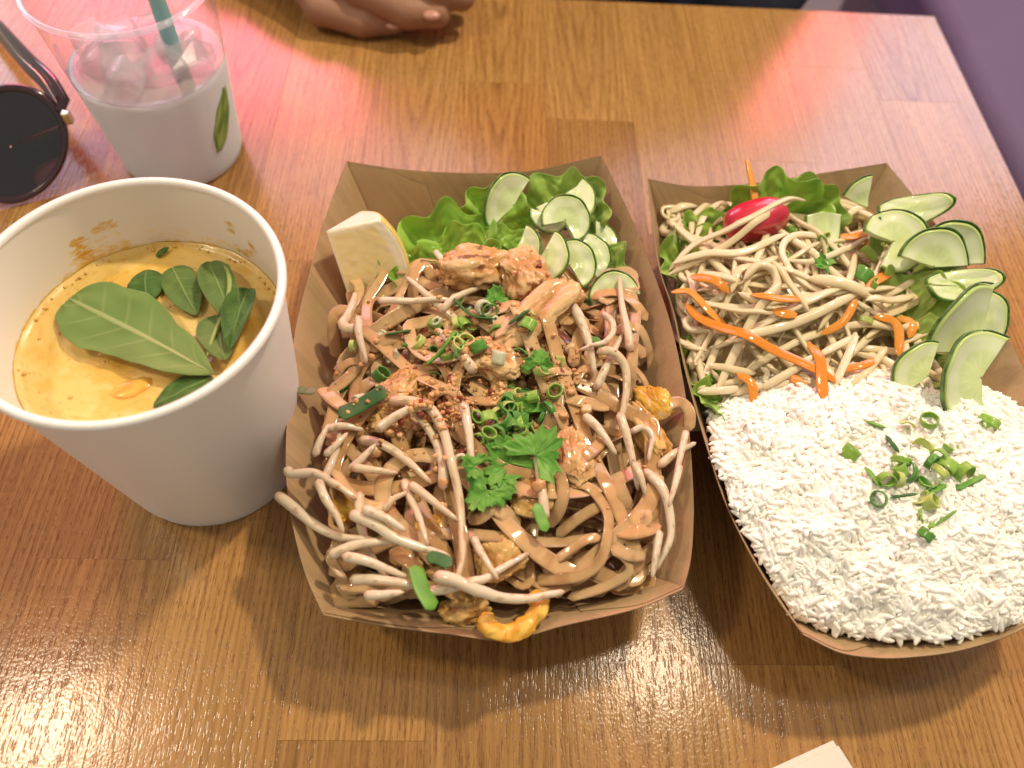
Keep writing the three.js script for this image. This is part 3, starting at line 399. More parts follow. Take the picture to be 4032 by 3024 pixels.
const spotsR = [[140, -288, 'around the cherry tomato'], [106, -245, 'along the wall facing the noodles'], [200, -268, 'beside the broad cucumber piece'], [152, -245, 'in the middle of the salad'], [128, -205, 'between lettuce edge and rice'], [188, -208, 'between narrow cucumber slice and rice']];
const near = (path, L) => { const m = path[Math.floor(path.length / 2)]; return L.reduce((s, p) => { const d = Math.hypot(p[0] - m[0], p[1] - m[1]); return d < s[0] ? [d, p[2]] : s; }, [1e9, ''])[1]; };
const G = { noodle: 'flat rice noodles tangled in the noodle tray', sprout: 'bean sprouts strewn over the noodles', onion: 'spring onion pieces on the noodles' };
const along = (P) => (x) => { let i = 0; while (i < P.length - 2 && x > P[i + 1][0]) i++; return lerp(P[i][1], P[i + 1][1], clamp((x - P[i][0]) / (P[i + 1][0] - P[i][0]), 0, 1)); };
const edgeL = along(R1.left.map((p) => [p[2], p[0]])), edgeR = along(R1.right.map((p) => [p[2], p[0]])), edgeF = along(R1.front.map((p) => [p[0], p[2]]));
const pile = new Pile(-105, 115, -350, -55, (x, z) => (x < edgeL(z) + 2 || x > edgeR(z) - 2 || z > edgeF(x) - 2 ? 50 : Mc(x, z) - 20));
// walls of the tray keep things in: a rounded outline at food height
const inC = (x, z, m = 0) => { const k = (z + 205) / 125, hw = lerp(74, 76, clamp(k, 0, 1)) - 10 * smooth(.5, 1, k) - m; return Math.abs(x - 6 - k * 2) < hw && z < -90 - m + (x - 10) * -.06 && z > -318 + m; };
{
  const f = (u, v) => { const z = lerp(-298, -108, v), k = (z + 205) / 125, hw = 60 - 6 * smooth(.3, .8, k), x = 6 + (u - .5) * 2 * hw; return [x, Mc(x, z) - 14 + 2.5 * n3(x * .12, z * .12, 3) + 1.2 * n3(x * .4, z * .4, 6), z - (x - 6) * .05]; };
  single('sauce_bed', sheet(f, 70, 90, 1, (u, v) => mixc([.58, .36, .155], [.72, .49, .245], smooth(-.4, .4, n3(u * 14, v * 18, 4)))), wet(.25), 'saucy tan noodle mass at the bottom of the noodle tray', 'noodles', null, 'stuff');
}
function wander(x, z, len, curl, r, ok) {
  const p = [[x, z]]; let h = r() * 6.283, k = (r() - .5) * curl; const o = r() * 99;
  for (let d = 0; d < len; d += 6) { k = lerp(k, (n3(o + d * .02, o, 1) * 2.2) * curl, .35); h += k * 6; let nx = x + Math.cos(h) * 6, nz = z + Math.sin(h) * 6; if (!ok(nx, nz)) { h += 1.2; nx = x + Math.cos(h) * 4; nz = z + Math.sin(h) * 4; if (!ok(nx, nz)) { h += 1.3; continue; } } x = nx; z = nz; p.push([x, z]); }
  return p;
}
const tanA = [.66, .385, .145], tanB = [.82, .555, .265];
function noodle(path, w, seed, opt = {}) {
  const r = rng(seed * 7 + 3), rb = (r() - .5) * (opt.roll ?? 1.5), ra = (r() - .5) * (opt.roll ?? 1.5) * .9, ro = (t) => rb + ra * Math.sin(t * 5 + seed), th = .85 + r() * .25, tone = r(), k = .9 + r() * .2;
  if (opt.most !== undefined && path.reduce((s, [x, z]) => s + pile.top(x, z, 2) - Mc(x, z), 0) / path.length > opt.most) return;
  const P = pile.lay(path, w, th, { roll: ro, stiff: opt.stiff ?? 60, bite: .25, droop: .9, tuck: opt.tuck ?? 4 });
  const base = mixc(tanA, tanB, tone).map((v) => v * k);
  const g = strand(P, w, th, { roll: ro, sides: 10, step: 2, round: false, flat: 1, colf: (t, a) => { const s = smooth(.0, .5, n3(t * P.length * .22, seed, Math.cos(a) * .7) + .5 * n3(t * P.length * .7, seed + 5, Math.sin(a))); return mixc(base, [.42, .19, .055], s * .6); } });
  return single('rice_noodle', g, noodleMat, 'flat glossy tan rice noodle ' + near(path, spotsC), 'noodle', G.noodle);
}
const inN = (x, z) => inC(x, z, 2) && z > -258;
for (let i = 0; i < 250; i++) { let x, z; do { x = -75 + R() * 160; z = -255 + R() * 170; } while (!inN(x, z)); const p = wander(x, z, 80 + R() * 120, .03 + R() * .05, R, inN); if (p.length > 4) noodle(p, 4 + R() * 4, i + 1, { most: i < 120 ? -5 : -2, roll: 1.5 }); }
// chicken and egg
const chC = (char) => (q, a, b, f) => { let c = mixc([.66, .34, .11], [.80, .53, .25], smooth(-.35, .35, a + b * .5)); c = mixc(c, [.16, .03, .015], smooth(.30, .40, n3(q.x * 3.1 + char, q.y * 3, q.z * 3)) * .8 * (char ? 1 : .3)); return c; };
const eggC = (q, a, b, f) => mixc(mixc([.72, .33, .02], [.82, .50, .075], smooth(-.3, .3, a)), [.45, .2, .04], smooth(.15, .45, b) * .5);
const brownEgg = (q, a, b, f) => mixc([.56, .29, .07], [.78, .50, .17], smooth(-.3, .3, a + b * .6));
function chunk(name, label, c, r, rot, cf, o = {}) {
  const top = pile.top(c[0], c[1], Math.min(r[0], r[2]) * .6), y = o.y ?? Math.min(top + r[1] * .45, Mc(c[0], c[1]) + r[1] * .5 + 2); pile.stamp(c[0], c[1], Math.min(r[0], r[2]) * .75, y + r[1] * .75);
  return single(name, lump([c[0], y, c[1]], r, rot, o.amp ?? .30, o.freq ?? 1.15, o.seed ?? c[0], 14, cf, o.ridge ?? 5, .10), meat, label, o.cat || 'chicken');
}
chunk('chicken_piece', 'plump ridged chicken piece in front of the lettuce', [-4, -243], [18, 9, 11], [-.2, .1, .05], chC(2), { ridge: 8 });
chunk('chicken_piece', 'chicken piece with charred purple spots beside the cucumber slices', [21, -238], [12, 9, 13], [.1, .5, -.1], chC(7), { ridge: 4 });
chunk('chicken_piece', 'long peanut dusted chicken strip leaning across the noodles', [25, -214], [24, 7, 9.5], [0, .72, .22], chC(0), { ridge: 6 });
chunk('chicken_piece', 'narrow reddish end of chicken beside the long strip', [40, -236], [10, 8, 9], [.2, .9, .2], chC(4), { ridge: 6 });
chunk('chicken_piece', 'chicken piece under the chopped spring onions', [6, -190], [12, 4.5, 8], [.1, -.4, .1], chC(0), { ridge: 5 });
chunk('chicken_piece', 'reddish chicken piece right of the coriander leaf', [41, -147], [7, 5, 13], [0, .2, 0], chC(0), { ridge: 6 });
chunk('chicken_piece', 'torn brown chicken strip near the right tray wall', [76, -164], [6.5, 4.5, 15], [.1, .5, 0], brownEgg, { ridge: 7 });
chunk('chicken_piece', 'ribbed brown chicken piece by the front of the noodle tray', [10, -104], [10, 4.5, 9], [.2, .4, .1], brownEgg, { ridge: 9 });
chunk('chicken_piece', 'small crusty chicken crumb by the front wall of the noodle tray', [-4, -86], [10, 7, 6], [.2, .2, 0], brownEgg, { y: 38 });
chunk('egg_piece', 'soft scrambled egg piece below the coriander', [24, -129], [10, 4, 9], [.1, .3, .1], brownEgg, { cat: 'egg', ridge: 3 });
chunk('egg_piece', 'wide fried egg piece under the crossing sprouts', [-24, -111], [12, 4, 9], [.1, .2, .1], eggC, { cat: 'egg', ridge: 4 });
chunk('egg_piece', 'bright yellow egg curd by the right tray wall', [80, -178], [7.5, 5.5, 9], [.2, .4, .1], eggC, { cat: 'egg', ridge: 3 });
chunk('egg_piece', 'folded egg shred above the dark chive', [-36, -177], [7, 4.5, 11], [.1, -.5, .2], brownEgg, { cat: 'egg', ridge: 6 });
chunk('egg_piece', 'crumbly egg piece beside the dark chive', [-39, -163], [9, 4, 7], [0, .2, 0], brownEgg, { cat: 'egg', ridge: 5, amp: .35 });
chunk('egg_piece', 'small egg scrap among the left sprouts', [-53, -126], [7, 4, 8], [0, .6, 0], eggC, { cat: 'egg', amp: .35 });
const inT = (x, z) => inN(x, z) && (z > -218 || x < -38 || x > 58);
for (let i = 0; i < 32; i++) { let x, z; do { x = -70 + R() * 150; z = -245 + R() * 150; } while (!inT(x, z)); const p = wander(x, z, 70 + R() * 90, .03 + R() * .04, R, inT); if (p.length > 5) noodle(p, 4.8 + R() * 3, 800 + i, { most: 3.5, roll: .7, stiff: 40, tuck: 5 }); }
for (const [i, a] of DATA.noodle.entries()) noodle(half(a), a[0] * .8, 500 + i, { roll: .8, stiff: 40, tuck: 2.5 });
function sprout(path, w, seed, cap) {
  const r = rng(seed * 13 + 1), P = pile.lay(path, w, w, { stiff: 160, bite: .5, droop: .25, tuck: 1.5 }), tone = r(), pink = r() * .4;
  const base = mixc([.76, .61, .39], [.85, .73, .53], tone), tip = mixc(base, [.62, .33, .20], .5 + pink);
  const g = strand(P, (t) => w * (1.02 - .55 * t ** 1.6) * (1 + .10 * n3(t * 7, seed, 1)), (t) => w * (1.02 - .55 * t ** 1.6) * (1 + .08 * n3(t * 7, seed, 7)), { sides: 12, step: 1.5, colf: (t, a) => { const e = Math.max(smooth(.12, 0, t), smooth(.9, 1, t)); return mixc(mixc(base, tip, e), [.42, .2, .06], smooth(.34, .5, n3(t * 14 + seed, Math.cos(a), Math.sin(a))) * .6); } });
  single('bean_sprout', g, sproutMat, 'pale bean sprout on the noodles, ' + near(path, spotsC), 'bean sprout', G.sprout);
}
for (let i = 0; i < 10; i++) { let x, z; do { x = -72 + R() * 155; z = -235 + R() * 145; } while (!inN(x, z)); const p = wander(x, z, 22 + R() * 26, .03, R, inN); if (p.length > 3) sprout(p, 3.6 + R() * 1.4, i); }
// the egg ring at the front wall
{ const P = [V(23, 44, -92), V(26, 47, -86), V(22, 47, -79), V(13, 46.5, -75), V(6, 47, -77.5), V(4, 46, -83)]; const g = strand(P, (t) => 7.5 + 2 * n3(t * 5, 1, 1), 4.5, { sides: 14, step: 1, round: true, colf: (t, a) => mixc([.74, .33, .012], [.86, .52, .07], smooth(-.3, .3, n3(t * 8, Math.cos(a), Math.sin(a)))) }); const p = g.attributes.position; for (let i = 0; i < p.count; i++) { const x = p.getX(i), y = p.getY(i), z = p.getZ(i), d = n3(x * .3, y * .3, z * .3) * 1.6 + n3(x * .9, y * .9, z * .9) * .7; p.setXYZ(i, x + d, y + d, z + d * .4); } g.computeVertexNormals(); single('egg_piece', g, wet(.3), 'bright yellow egg strip hooked over the front tray wall', 'egg'); for (const q of P) pile.stamp(q.x, q.z, 3, q.y + 2); }
for (const [i, a] of DATA.sprout.entries()) { const p = half(a), n = p.length - 1, e = (q, o, k) => [q[0] + (q[0] - o[0]) * k, q[1] + (q[1] - o[1]) * k]; sprout([e(p[0], p[1], .12), ...p, e(p[n], p[n - 1], .45)], a[0] * .92, 300 + i); };
// chives and leaf strips
function strip(name, label, path, w, cols, P0 = pile, o = {}) { const ro = () => o.roll ?? .15, P = P0.lay(path, w, 1, { roll: ro, stiff: 20, bite: .2 }); return single(name, strand(P, w, o.th ?? 1, { roll: ro, sides: 10, step: 1.5, round: false, flat: 1, colf: (t, a) => mixc(cols[0], cols[1], clamp(.5 + n3(t * 4, Math.cos(a) * 2, w) , 0, 1)) }), vcol(.6, { clearcoat: .12, clearcoatRoughness: .3 }), label, name === 'chive' ? 'chive' : name === 'onion_shred' ? 'spring onion' : 'leaf strip', o.group); }
const gd = [[.018, .095, .015], [.03, .14, .02]], gm = [[.08, .25, .02], [.15, .36, .04]];
strip('chive', 'wide dark green chive across the left of the noodles', [[-60, -162], [-50, -167], [-40, -172]], 8, gd);
strip('chive', 'green chive hanging down at the front wall of the noodle tray', [[-23, -97], [-20, -88], [-15, -80]], 7, gm, pile, { roll: .5 });
strip('chive', 'dark chive end half buried under a sprout', [[-19, -100], [-14, -99], [-9, -96]], 5.5, gd);
strip('chive', 'short green chive below the coriander leaves', [[23.8, -122], [26, -116], [28, -111]], 5, gm);
strip('leaf_strip', 'withered grey green leaf strip on the left tray rim', [[-83, -181], [-73, -179]], 5, [[.10, .12, .05], [.2, .22, .12]], pile, { roll: .3 });
// crushed peanuts and chilli
{
  const r = rng(8), g0 = lump([0, 0, 0], [1, 1, 1], [0, 0, 0], .45, 1.5, 2, 1, () => [1, 1, 1]); g0.deleteAttribute('color'); g0.scale(.001, .001, .001); const n = 2000, im = new THREE.InstancedMesh(g0, std([1, 1, 1], .5, { clearcoat: .3 }), n), m = new THREE.Matrix4(), q = new THREE.Quaternion();
  for (let i = 0; i < n; i++) { let x, z; do { const a = r() * 6.28, d = Math.abs(r() + r() - 1) * (r() < .6 ? 36 : 85); const c = r() < .5 ? [-6, -195] : r() < .5 ? [-20, -165] : [20, -180]; x = c[0] + Math.cos(a) * d; z = c[1] + Math.sin(a) * d * .9; } while (!inN(x, z)); const s = .45 + r() * r() * 1.3; q.setFromEuler(new THREE.Euler(r() * 6, r() * 6, r() * 6)); m.compose(V(x * .001, (pile.mean(x, z, 1) - .1) * .001, z * .001), q, V(s, s * .8, s * (.8 + r() * .5))); im.setMatrixAt(i, m); const c = r() < .12 ? [.22, .035, .015] : mixc([.50, .235, .075], [.72, .44, .19], r()); im.setColorAt(i, rgb(...c)); }
  im.name = 'crushed_peanuts'; shade(im); scene.add(im); tag(im, 'crushed peanut and chilli crumbs scattered over the noodles', 'peanuts', null, 'stuff');
}
for (let i = 0; i < 42; i++) { let x, z; do { x = -45 + R() * 95; z = -225 + R() * 110; } while (!inN(x, z)); const s = 1.3 + R() * 1.3, y = pile.mean(x, z, 2) + s * .3; single('peanut_piece', lump([x, y, z], [s, s * .75, s * 1.1], [R() * 3, R() * 3, 0], .35, 1.4, i, 2, () => mixc([.55, .27, .09], [.74, .48, .23], (i * .37) % 1), 0), wet(.3), 'roasted peanut fragment on the stir-fried noodles', 'peanut', 'peanut fragments on the noodles'); }
// spring onions
function ringGeo(r, h, wall, ov, c0, c1, seed, arc = 1) {
  return sheet((u, v) => { const a = u * 6.2832 * .999 * arc, w = 1 + .10 * n3(Math.cos(a) * 1.3, Math.sin(a) * 1.3, seed); return [Math.cos(a) * r * w, (v - .5) * h + .3 * n3(Math.cos(a) * 2, v * 2, seed + 4), Math.sin(a) * r * ov * w]; }, 22, 4, wall, (u, v, out) => mixc(c0, c1, clamp(.5 + n3(Math.cos(u * 6.28) * 2, v * 3, seed) * .9, 0, 1)));
}
const onMat = vcol(1, { transmission: .25, thickness: 0, clearcoat: .7, clearcoatRoughness: .2 });
function onion(x, z, P0, label, group, i, o = {}) {
  const r = rng(i * 31 + 7), s = (o.r ?? 2.4) + r() * 1.5, h = (o.h ?? 2) + r() * 3.4, k = r(), c0 = o.white ? [.62, .66, .40] : k < .3 ? [.07, .27, .025] : k < .65 ? [.20, .44, .04] : [.46, .60, .10], c1 = o.white ? [.75, .76, .55] : k < .3 ? [.13, .38, .04] : k < .65 ? [.33, .57, .08] : [.62, .72, .24];
  const g = ringGeo(s, h, o.white ? 1.2 : .7, .55 + r() * .45, c0, c1, i, i % 3 === 1 ? .38 + r() * .2 : 1), y = P0.mean(x, z, 2) + 1.6;
  g.rotateX((r() - .5) * 2.4 + (r() < .5 ? 1.3 : 0)).rotateZ((r() - .5) * 1.2).rotateY(r() * 6).translate(x, y, z); P0.stamp(x, z, 2, y + 1.4);
  return single('spring_onion_piece', g, onMat, label, 'spring onion', group);
}
const onC = [[-58.4, -200.2], [-30.3, -208], [-28.4, -201], [-12.1, -203.6], [-62, -182.3], [-44.3, -186.1], [-20.7, -184.5], [-31.9, -172.2], [-.6, -160.8], [-19.4, -195.5], [-26.1, -186.2], [-14.7, -190.8], [-9, -194.1], [-7.9, -187.7], [-.9, -192.8], [33.1, -175.6], [34.9, -189.7], [28.7, -167.5], [7.6, -153.4], [17.4, -191.7], [11.8, -183.7], [52.8, -204.2], [39, -152.3], [8.8, -163.9], [19.7, -188.1], [27.1, -184.2], [15.1, -162.8], [20.5, -164.6], [24.1, -161.6], [16.9, -159.5], [4.5, -152], [10.6, -155.9], [-1.3, -209.4], [-11.5, -212.2], [-20.8, -212.5], [7.5, -207.3], [24.2, -171.4], [7.2, -148.8], [13, -166], [19, -157], [-3, -222], [-12, -225], [4, -216], [22, -157], [11, -160]];
{ const r = rng(61); for (let k = 0; k < 34; k++) { const q = k % 2 ? [-8, -203, 34, 16] : [16, -166, 18, 20]; onC.push([q[0] + (r() + r() - 1) * q[2], q[1] + (r() + r() - 1) * q[3]]); } }
onC.forEach(([x, z], i) => onion(x, z, pile, 'green spring onion piece on the noodles, ' + near([[x, z]], spotsC), G.onion, i));
[[-46.8, -208.5], [-53.4, -175.5], [8.1, -188.2], [-40.9, -195.2], [6.9, -212.5], [-20.3, -213.1], [-7.2, -140], [-5.2, -226.4], [1, -218]].forEach(([x, z], i) => onion(x, z, pile, 'white spring onion bulb slice on the noodles', 'white spring onion slices on the noodles', 100 + i, { white: 1, r: 1.9, h: 3 }));
// coriander: lobed leaves with toothed edges
const corM = vcol(1, { transmission: .22, thickness: 0, clearcoat: .3, clearcoatRoughness: .35 });
function coriander(x, z, s, turn, i, P0, label, dy = 3, tilt = .2) {
  const f = (u, v) => { const a = (u - .5) * 4.6, lob = .66 + .34 * Math.abs(Math.cos(a * 1.55)), th = 1 + .10 * Math.cos(a * 13) + .05 * Math.cos(a * 29 + i), q = s * lob * th * v, y = v * v * (1.6 * Math.sin(a * 3 + i) + .8) + n3(a, v * 2, i) * 1.2; return [q * Math.sin(a), y, -q * Math.cos(a) ]; };
  const g = sheet(f, 110, 10, .3, (u, v) => { const a = (u - .5) * 4.6, vein = smooth(.05, .0, Math.abs(((a * 1.55 / Math.PI) % 1 + 1.5) % 1 - .5)) * .35; return mixc(mixc([.09, .30, .022], [.16, .42, .045], clamp(.5 + n3(u * 8, v * 4, i), 0, 1)), [.28, .46, .10], vein); });
  g.rotateX(tilt).rotateY(turn); const y = P0.mean(x, z, 4) + dy; g.translate(x, y, z); return single('coriander_leaf', g, corM, label, 'coriander leaf');
}
coriander(24, -143, 13, -.7, 1, pile, 'largest toothed coriander leaf on the noodles', 5, .25);
coriander(13, -141, 12, .5, 2, pile, 'coriander leaf left of the largest one', 4, .3);
coriander(4, -128, 10, 2.5, 3, pile, 'pale coriander leaf lying near the crossed sprouts', 4, -.1);
coriander(10, -134, 9, 3.4, 4, pile, 'dark small coriander leaf under the others', 2.5, .1);
coriander(26, -187, 7, -.2, 5, pile, 'coriander sprig tip beside the onion cluster', 3.5, .3);
coriander(22, -167, 8, .9, 6, pile, 'curled coriander leaf on the onion heap', 4, .5);
coriander(7, -224, 7, .2, 7, pile, 'small coriander leaf on the chicken', 4, .2);
coriander(-1, -137, 6, 1.2, 8, pile, 'tiny coriander leaf at the edge of the onion heap', 4, .2);
strip('chive', 'thin pale green stalk over the noodles', [[-24, -186], [-16, -191], [-11, -198]], 1.6, gm, pile, { th: 1.2 });
for (const [i, p] of [[[-13, -222], [-4, -214], [6, -212]], [[-44, -205], [-32, -209]], [[12, -205], [22, -211]]].entries()) strip('chive', ['dark spring onion shred draped over the chicken', 'dark spring onion shred left of the chicken', 'dark spring onion shred beside the long chicken strip'][i], p, 3, gd, pile, { roll: .8 });

// lettuce
const letM = vcol(1, { transmission: .35, thickness: 0, clearcoat: .5, clearcoatRoughness: .2 });
function lettuce(c, s, rot, i, label, o = {}) {
  const g = sheet((u, v) => { const a = (u - .5) * (o.span ?? 4.2), q = v * s * (1 + .16 * n3(a * 1.4, 2, i) + .09 * Math.sin(a * 9 + i) * v), ruf = v ** 2 * (s * .16 * Math.sin(a * 5.5 + i * 2) + s * .07 * Math.sin(a * 13 + i)), y = ruf + (o.cup ?? .35) * s * v * v + n3(a * 2, v * 3, i) * 1.6 + n3(a * 7, v * 8, i) * 1.3 * v; return [q * Math.sin(a), y, -q * Math.cos(a)]; }, 130, 36, .35, (u, v) => { const a = (u - .5) * 4.2, rib = smooth(.06, 0, Math.abs(((a * 1.2) % 1 + 1) % 1 - .5)) * (1 - v) * .7; const k = o.pale ?? 0; return mixc(mixc(mixc([.36, .52, .10], mixc([.24, .52, .03], [.42, .68, .07], clamp(.5 + n3(u * 9, v * 5, i), 0, 1)), smooth(.05, .5, v)), [.42, .52, .16], rib), [.42, .52, .14], k); });
  g.rotateX(rot[0]).rotateY(rot[1]).rotateZ(rot[2]).translate(...c); return single('lettuce_leaf', g, letM, label, 'lettuce');
}
lettuce([-18, 38, -262], 33, [.55, .15, 0], 1, 'large frilly lettuce leaf behind the chicken');
lettuce([-10, 46, -258], 22, [.5, -.5, 0], 2, 'curled lettuce leaf in front of the large one');
lettuce([-28, 40, -252], 20, [.4, .8, 0], 3, 'dark lettuce fold beside the lemon wedge');
lettuce([45, 40, -300], 26, [.6, -.5, 0], 4, 'pale lettuce tip behind the cucumber stack', { pale: .4 });
lettuce([58, 38, -262], 20, [.3, -1.4, 0], 5, 'pale lettuce frill along the right wall of the noodle tray', { pale: .5 });
lettuce([58, 40, -250], 15, [.2, -1.9, 0], 6, 'light green lettuce curl beside the lowest cucumber slice', { pale: .3 });
lettuce([6, 38, -296], 22, [.7, .1, 0], 7, 'small lettuce edge behind the tallest cucumber slice');
lettuce([10, 44, -265], 18, [.3, 0, 0], 8, 'lettuce scrap under the cucumber slices', { pale: .2 });
lettuce([-27, 46, -240], 11, [.2, 1.4, .2], 9, 'ragged lettuce bit below the lemon wedge', { pale: .45 });

// cucumber slices
const cucF = vcol(1, { transmission: .15, thickness: 0, clearcoat: .9, clearcoatRoughness: .1 }), cucS = vcol(.5, { clearcoat: .6, clearcoatRoughness: .2 });
function cucumber(c, rad, span, nrm, turn, th, label, o = {}) {
  rad *= .93; nrm = [nrm[0], nrm[1] + .12, nrm[2]];
  const q = new THREE.Quaternion().setFromUnitVectors(V(0, 1, 0), V(...nrm).normalize()), bend = o.bend ?? .02, el = o.el ?? 1.0, i = c[0];
  const put = (g) => g.rotateY(turn).applyQuaternion(q).translate(...c);
  const t = thing('cucumber_slice', label, 'cucumber', c);
  const pt = (a, k) => { const w = rad * k * (1 + .05 * n3(Math.cos(a) * 1.5, Math.sin(a) * 1.5, i)); return [Math.cos(a) * w, bend * rad * rad * k * k * Math.cos(a) ** 2 + .8 * n3(Math.cos(a) * k * 2, Math.sin(a) * k * 2, i + 3), Math.sin(a) * w * el]; };
  part('flesh', put(sheet((u, v) => pt((u - .5) * span, .02 + v * .97), 84, 22, th, (u, v) => { const core = smooth(.66, .54, v + .05 * n3(u * 9, 1, i)), an = (u - .5) * span, s = smooth(.35, .9, Math.cos(an * 15 + 2.5 * n3(an * 2, v * 4, i))) * smooth(.2, .32, v) * smooth(.60, .50, v); return mixc(mixc(mixc([.80, .88, .56], [.68, .80, .38], core), [.60, .76, .24], smooth(.86, 1, v)), [.88, .91, .64], s * .3); })), cucF, t);
  part('skin', put(sheet((u, v) => { const p = pt((u - .5) * span, 1.0); const b = pt((u - .5) * span, 1.025); return [b[0], p[1] + (v - .5) * (th + .05), b[2]]; }, 40, 2, .5, (u) => mixc([.02, .085, .016], [.11, .26, .05], clamp(.5 + n3(u * 16, 1, i) * 1.4, 0, 1)))), cucS, t);
  return t;
}
const up = [0, .85, .5];
cucumber([15, 60, -290], 18, 2.9, [.35, .62, .62], 2.6, 2.2, 'tall glossy cucumber slice leaning at the back of the noodle tray');
cucumber([41, 55, -303], 16, 3.3, [.1, .8, .5], -1.0, 2, 'cucumber half slice at the top of the right stack');
cucumber([43, 57, -298], 17, 3.3, [.05, .85, .45], -.7, 2, 'cucumber half slice second in the right stack');
cucumber([42, 60, -281], 13.5, 4.6, [.1, .85, .5], 1.2, 2.2, 'nearly round cucumber slice on top of the pile');
cucumber([34, 58, -287], 11, 3, [.2, .8, .5], -1.8, 2, 'small cucumber slice tucked behind the round one');
cucumber([17, 58, -262], 14, 2.6, [-.3, .8, .45], -.2, 2, 'upright cucumber slice behind the long chicken strip');
cucumber([29, 57, -258], 16, 2.6, [-.25, .85, .4], -.3, 2, 'second upright cucumber slice beside the charred chicken');
cucumber([44, 54, -256], 14, 3.6, [.1, .9, .35], .8, 2, 'cucumber slice lying below the round one');
cucumber([54, 50, -266], 13, 3, [.3, .85, .35], .4, 2, 'cucumber slice along the right side of the noodle tray');
cucumber([60, 47, -280], 12, 3, [.4, .85, .3], .2, 2, 'pale cucumber slice against the right tray wall');
cucumber([67, 49, -240], 14, 3.4, [.05, .9, .4], 1.9, 2.2, 'lowest cucumber slice wedged between noodles and tray wall');

// lemon wedge
{
  const t = thing('lemon_wedge', 'pale yellow lemon wedge leaning in the noodle tray', 'lemon', [-60, 20, -251]);
  const A = V(.25, -.84, .47).normalize(), B = V(.95, .22, -.12).addScaledVector(V(.25, -.84, .47).normalize(), 0); B.addScaledVector(A, -B.dot(A)).normalize(); const Y = A.clone().cross(B).normalize().multiplyScalar(-1); if (Y.y < 0) Y.negate();
  const P0 = V(-71, 49, -250), pt = (s, k, th) => { const rr = 34 * Math.sqrt(Math.max(.001, 1 - s * s * .9)) * k; const p = P0.clone().addScaledVector(A, s * 36).addScaledVector(B, rr * Math.cos(th)).addScaledVector(Y, rr * Math.sin(th)); return [p.x, p.y, p.z]; };
  const S = (u) => lerp(-.62, .95, u), cutC = (u, v) => { const pith = smooth(.80, .88, v + .03 * n3(u * 9, v * 4, 2)), core = smooth(.06, .0, v), mem = smooth(.025, .0, Math.abs(((u * 1.0 + v * .1) * 1.6 % 1) - .5)) * .3, e = smooth(.06, .0, u); return mixc(mixc([.80, .66, .27], [.83, .71, .35], clamp(.5 + n3(u * 22, v * 6, 1), 0, 1)), [.86, .79, .56], Math.max(pith, core, mem, e)); };
  const lm = vcol(.7, { clearcoat: .7, clearcoatRoughness: .2 });
  const cut = (th, bump) => sheet((u, v) => { const p = pt(S(u), .01 + v * .985, th), d = bump * (n3(u * 16, v * 9, 4) * .35 - 1.3 * Math.sin(Math.PI * clamp(v / .85, 0, 1)) * Math.sin(Math.PI * u)); return [p[0], p[1] + d, p[2]]; }, 60, 26, .5, cutC);
  part('cut_face', cut(0, 1), lm, t); part('cut_face', cut(-1.05, -.6), lm, t);
  part('rind', sheet((u, v) => pt(S(u), 1.0 + .008 * n3(u * 40, v * 30, 3), lerp(-1.05, 0, v)), 40, 16, 1.4, (u, v) => mixc([.74, .56, .10], [.80, .66, .22], clamp(.5 + n3(u * 20, v * 12, 7), 0, 1))), vcol(.5, { clearcoat: .4 }), t);
  part('blunt_end', sheet((u, v) => { const th = lerp(-1.05, 0, u); return pt(-.62, v, th); }, 20, 12, .8, (u, v) => mixc([.86, .79, .60], [.90, .85, .72], smooth(-.3, .3, n3(u * 8, v * 6, 2)))), lm, t);
  part('seed', lump([-50, 46, -240], [1.5, .9, 2.6], [0, .2, .1], .1, 1, 1, 3, () => [.5, .42, .12]), wet(.2), t);
}

// ---------- food in the rice tray ----------
const Mp = (x, z) => 30 + 36 * Math.exp(-(((x - 157) / 66) ** 2 + ((z + 247) / 50) ** 2));
const riceR = (x, z) => ((x - 197) / 94) ** 2 + ((z + 142) / 66) ** 2;
const poly = (P) => (x) => { let i = 0; while (i < P.length - 2 && x > P[i + 1][0]) i++; return lerp(P[i][1], P[i + 1][1], clamp((x - P[i][0]) / (P[i + 1][0] - P[i][0]), 0, 1)); };
const rimL = poly([[-316, 89], [-260, 90], [-200, 97], [-155, 102.4], [-129, 107], [-104, 116], [-88, 123.5], [-76, 131]]), rimF = poly([[131, -76], [145, -69.5], [160, -67.6], [193, -70.5], [221, -79], [252, -97]]), rimR = poly([[-336, 227], [-311, 239], [-262, 256], [-200, 265], [-160, 264], [-125, 259], [-97, 252]]);
const wallL = (z, y) => lerp(lerp(112, 140, (z + 288) / 180), rimL(z), y / 50), wallF = (x, y) => lerp(lerp(-108, -122, (x - 140) / 90), rimF(x), y / 46), wallR = (z, y) => lerp(lerp(206, 230, (z + 300) / 178), rimR(z), y / 50);
const Mrice = (x, z) => { const r = ((x - 190) / 98) ** 2 + ((z + 142) / 72) ** 2; return (r < 1 ? 33 + 30 * Math.sqrt(1 - r) : 33 - 70 * (Math.sqrt(r) - 1)) + 4 * n3(x * .05, z * .05, 3) + 2.6 * n3(x * .10, z * .10, 8); };
const inP = (x, z) => x > 98 + (z + 320) * .03 && x < 222 && z > -312 + (x - 100) * -.1 && z < -188;
const pile2 = new Pile(80, 290, -350, -60, (x, z) => Math.max(Mp(x, z) - 17, z > -206 ? Mrice(x, z) - 2 : 0));
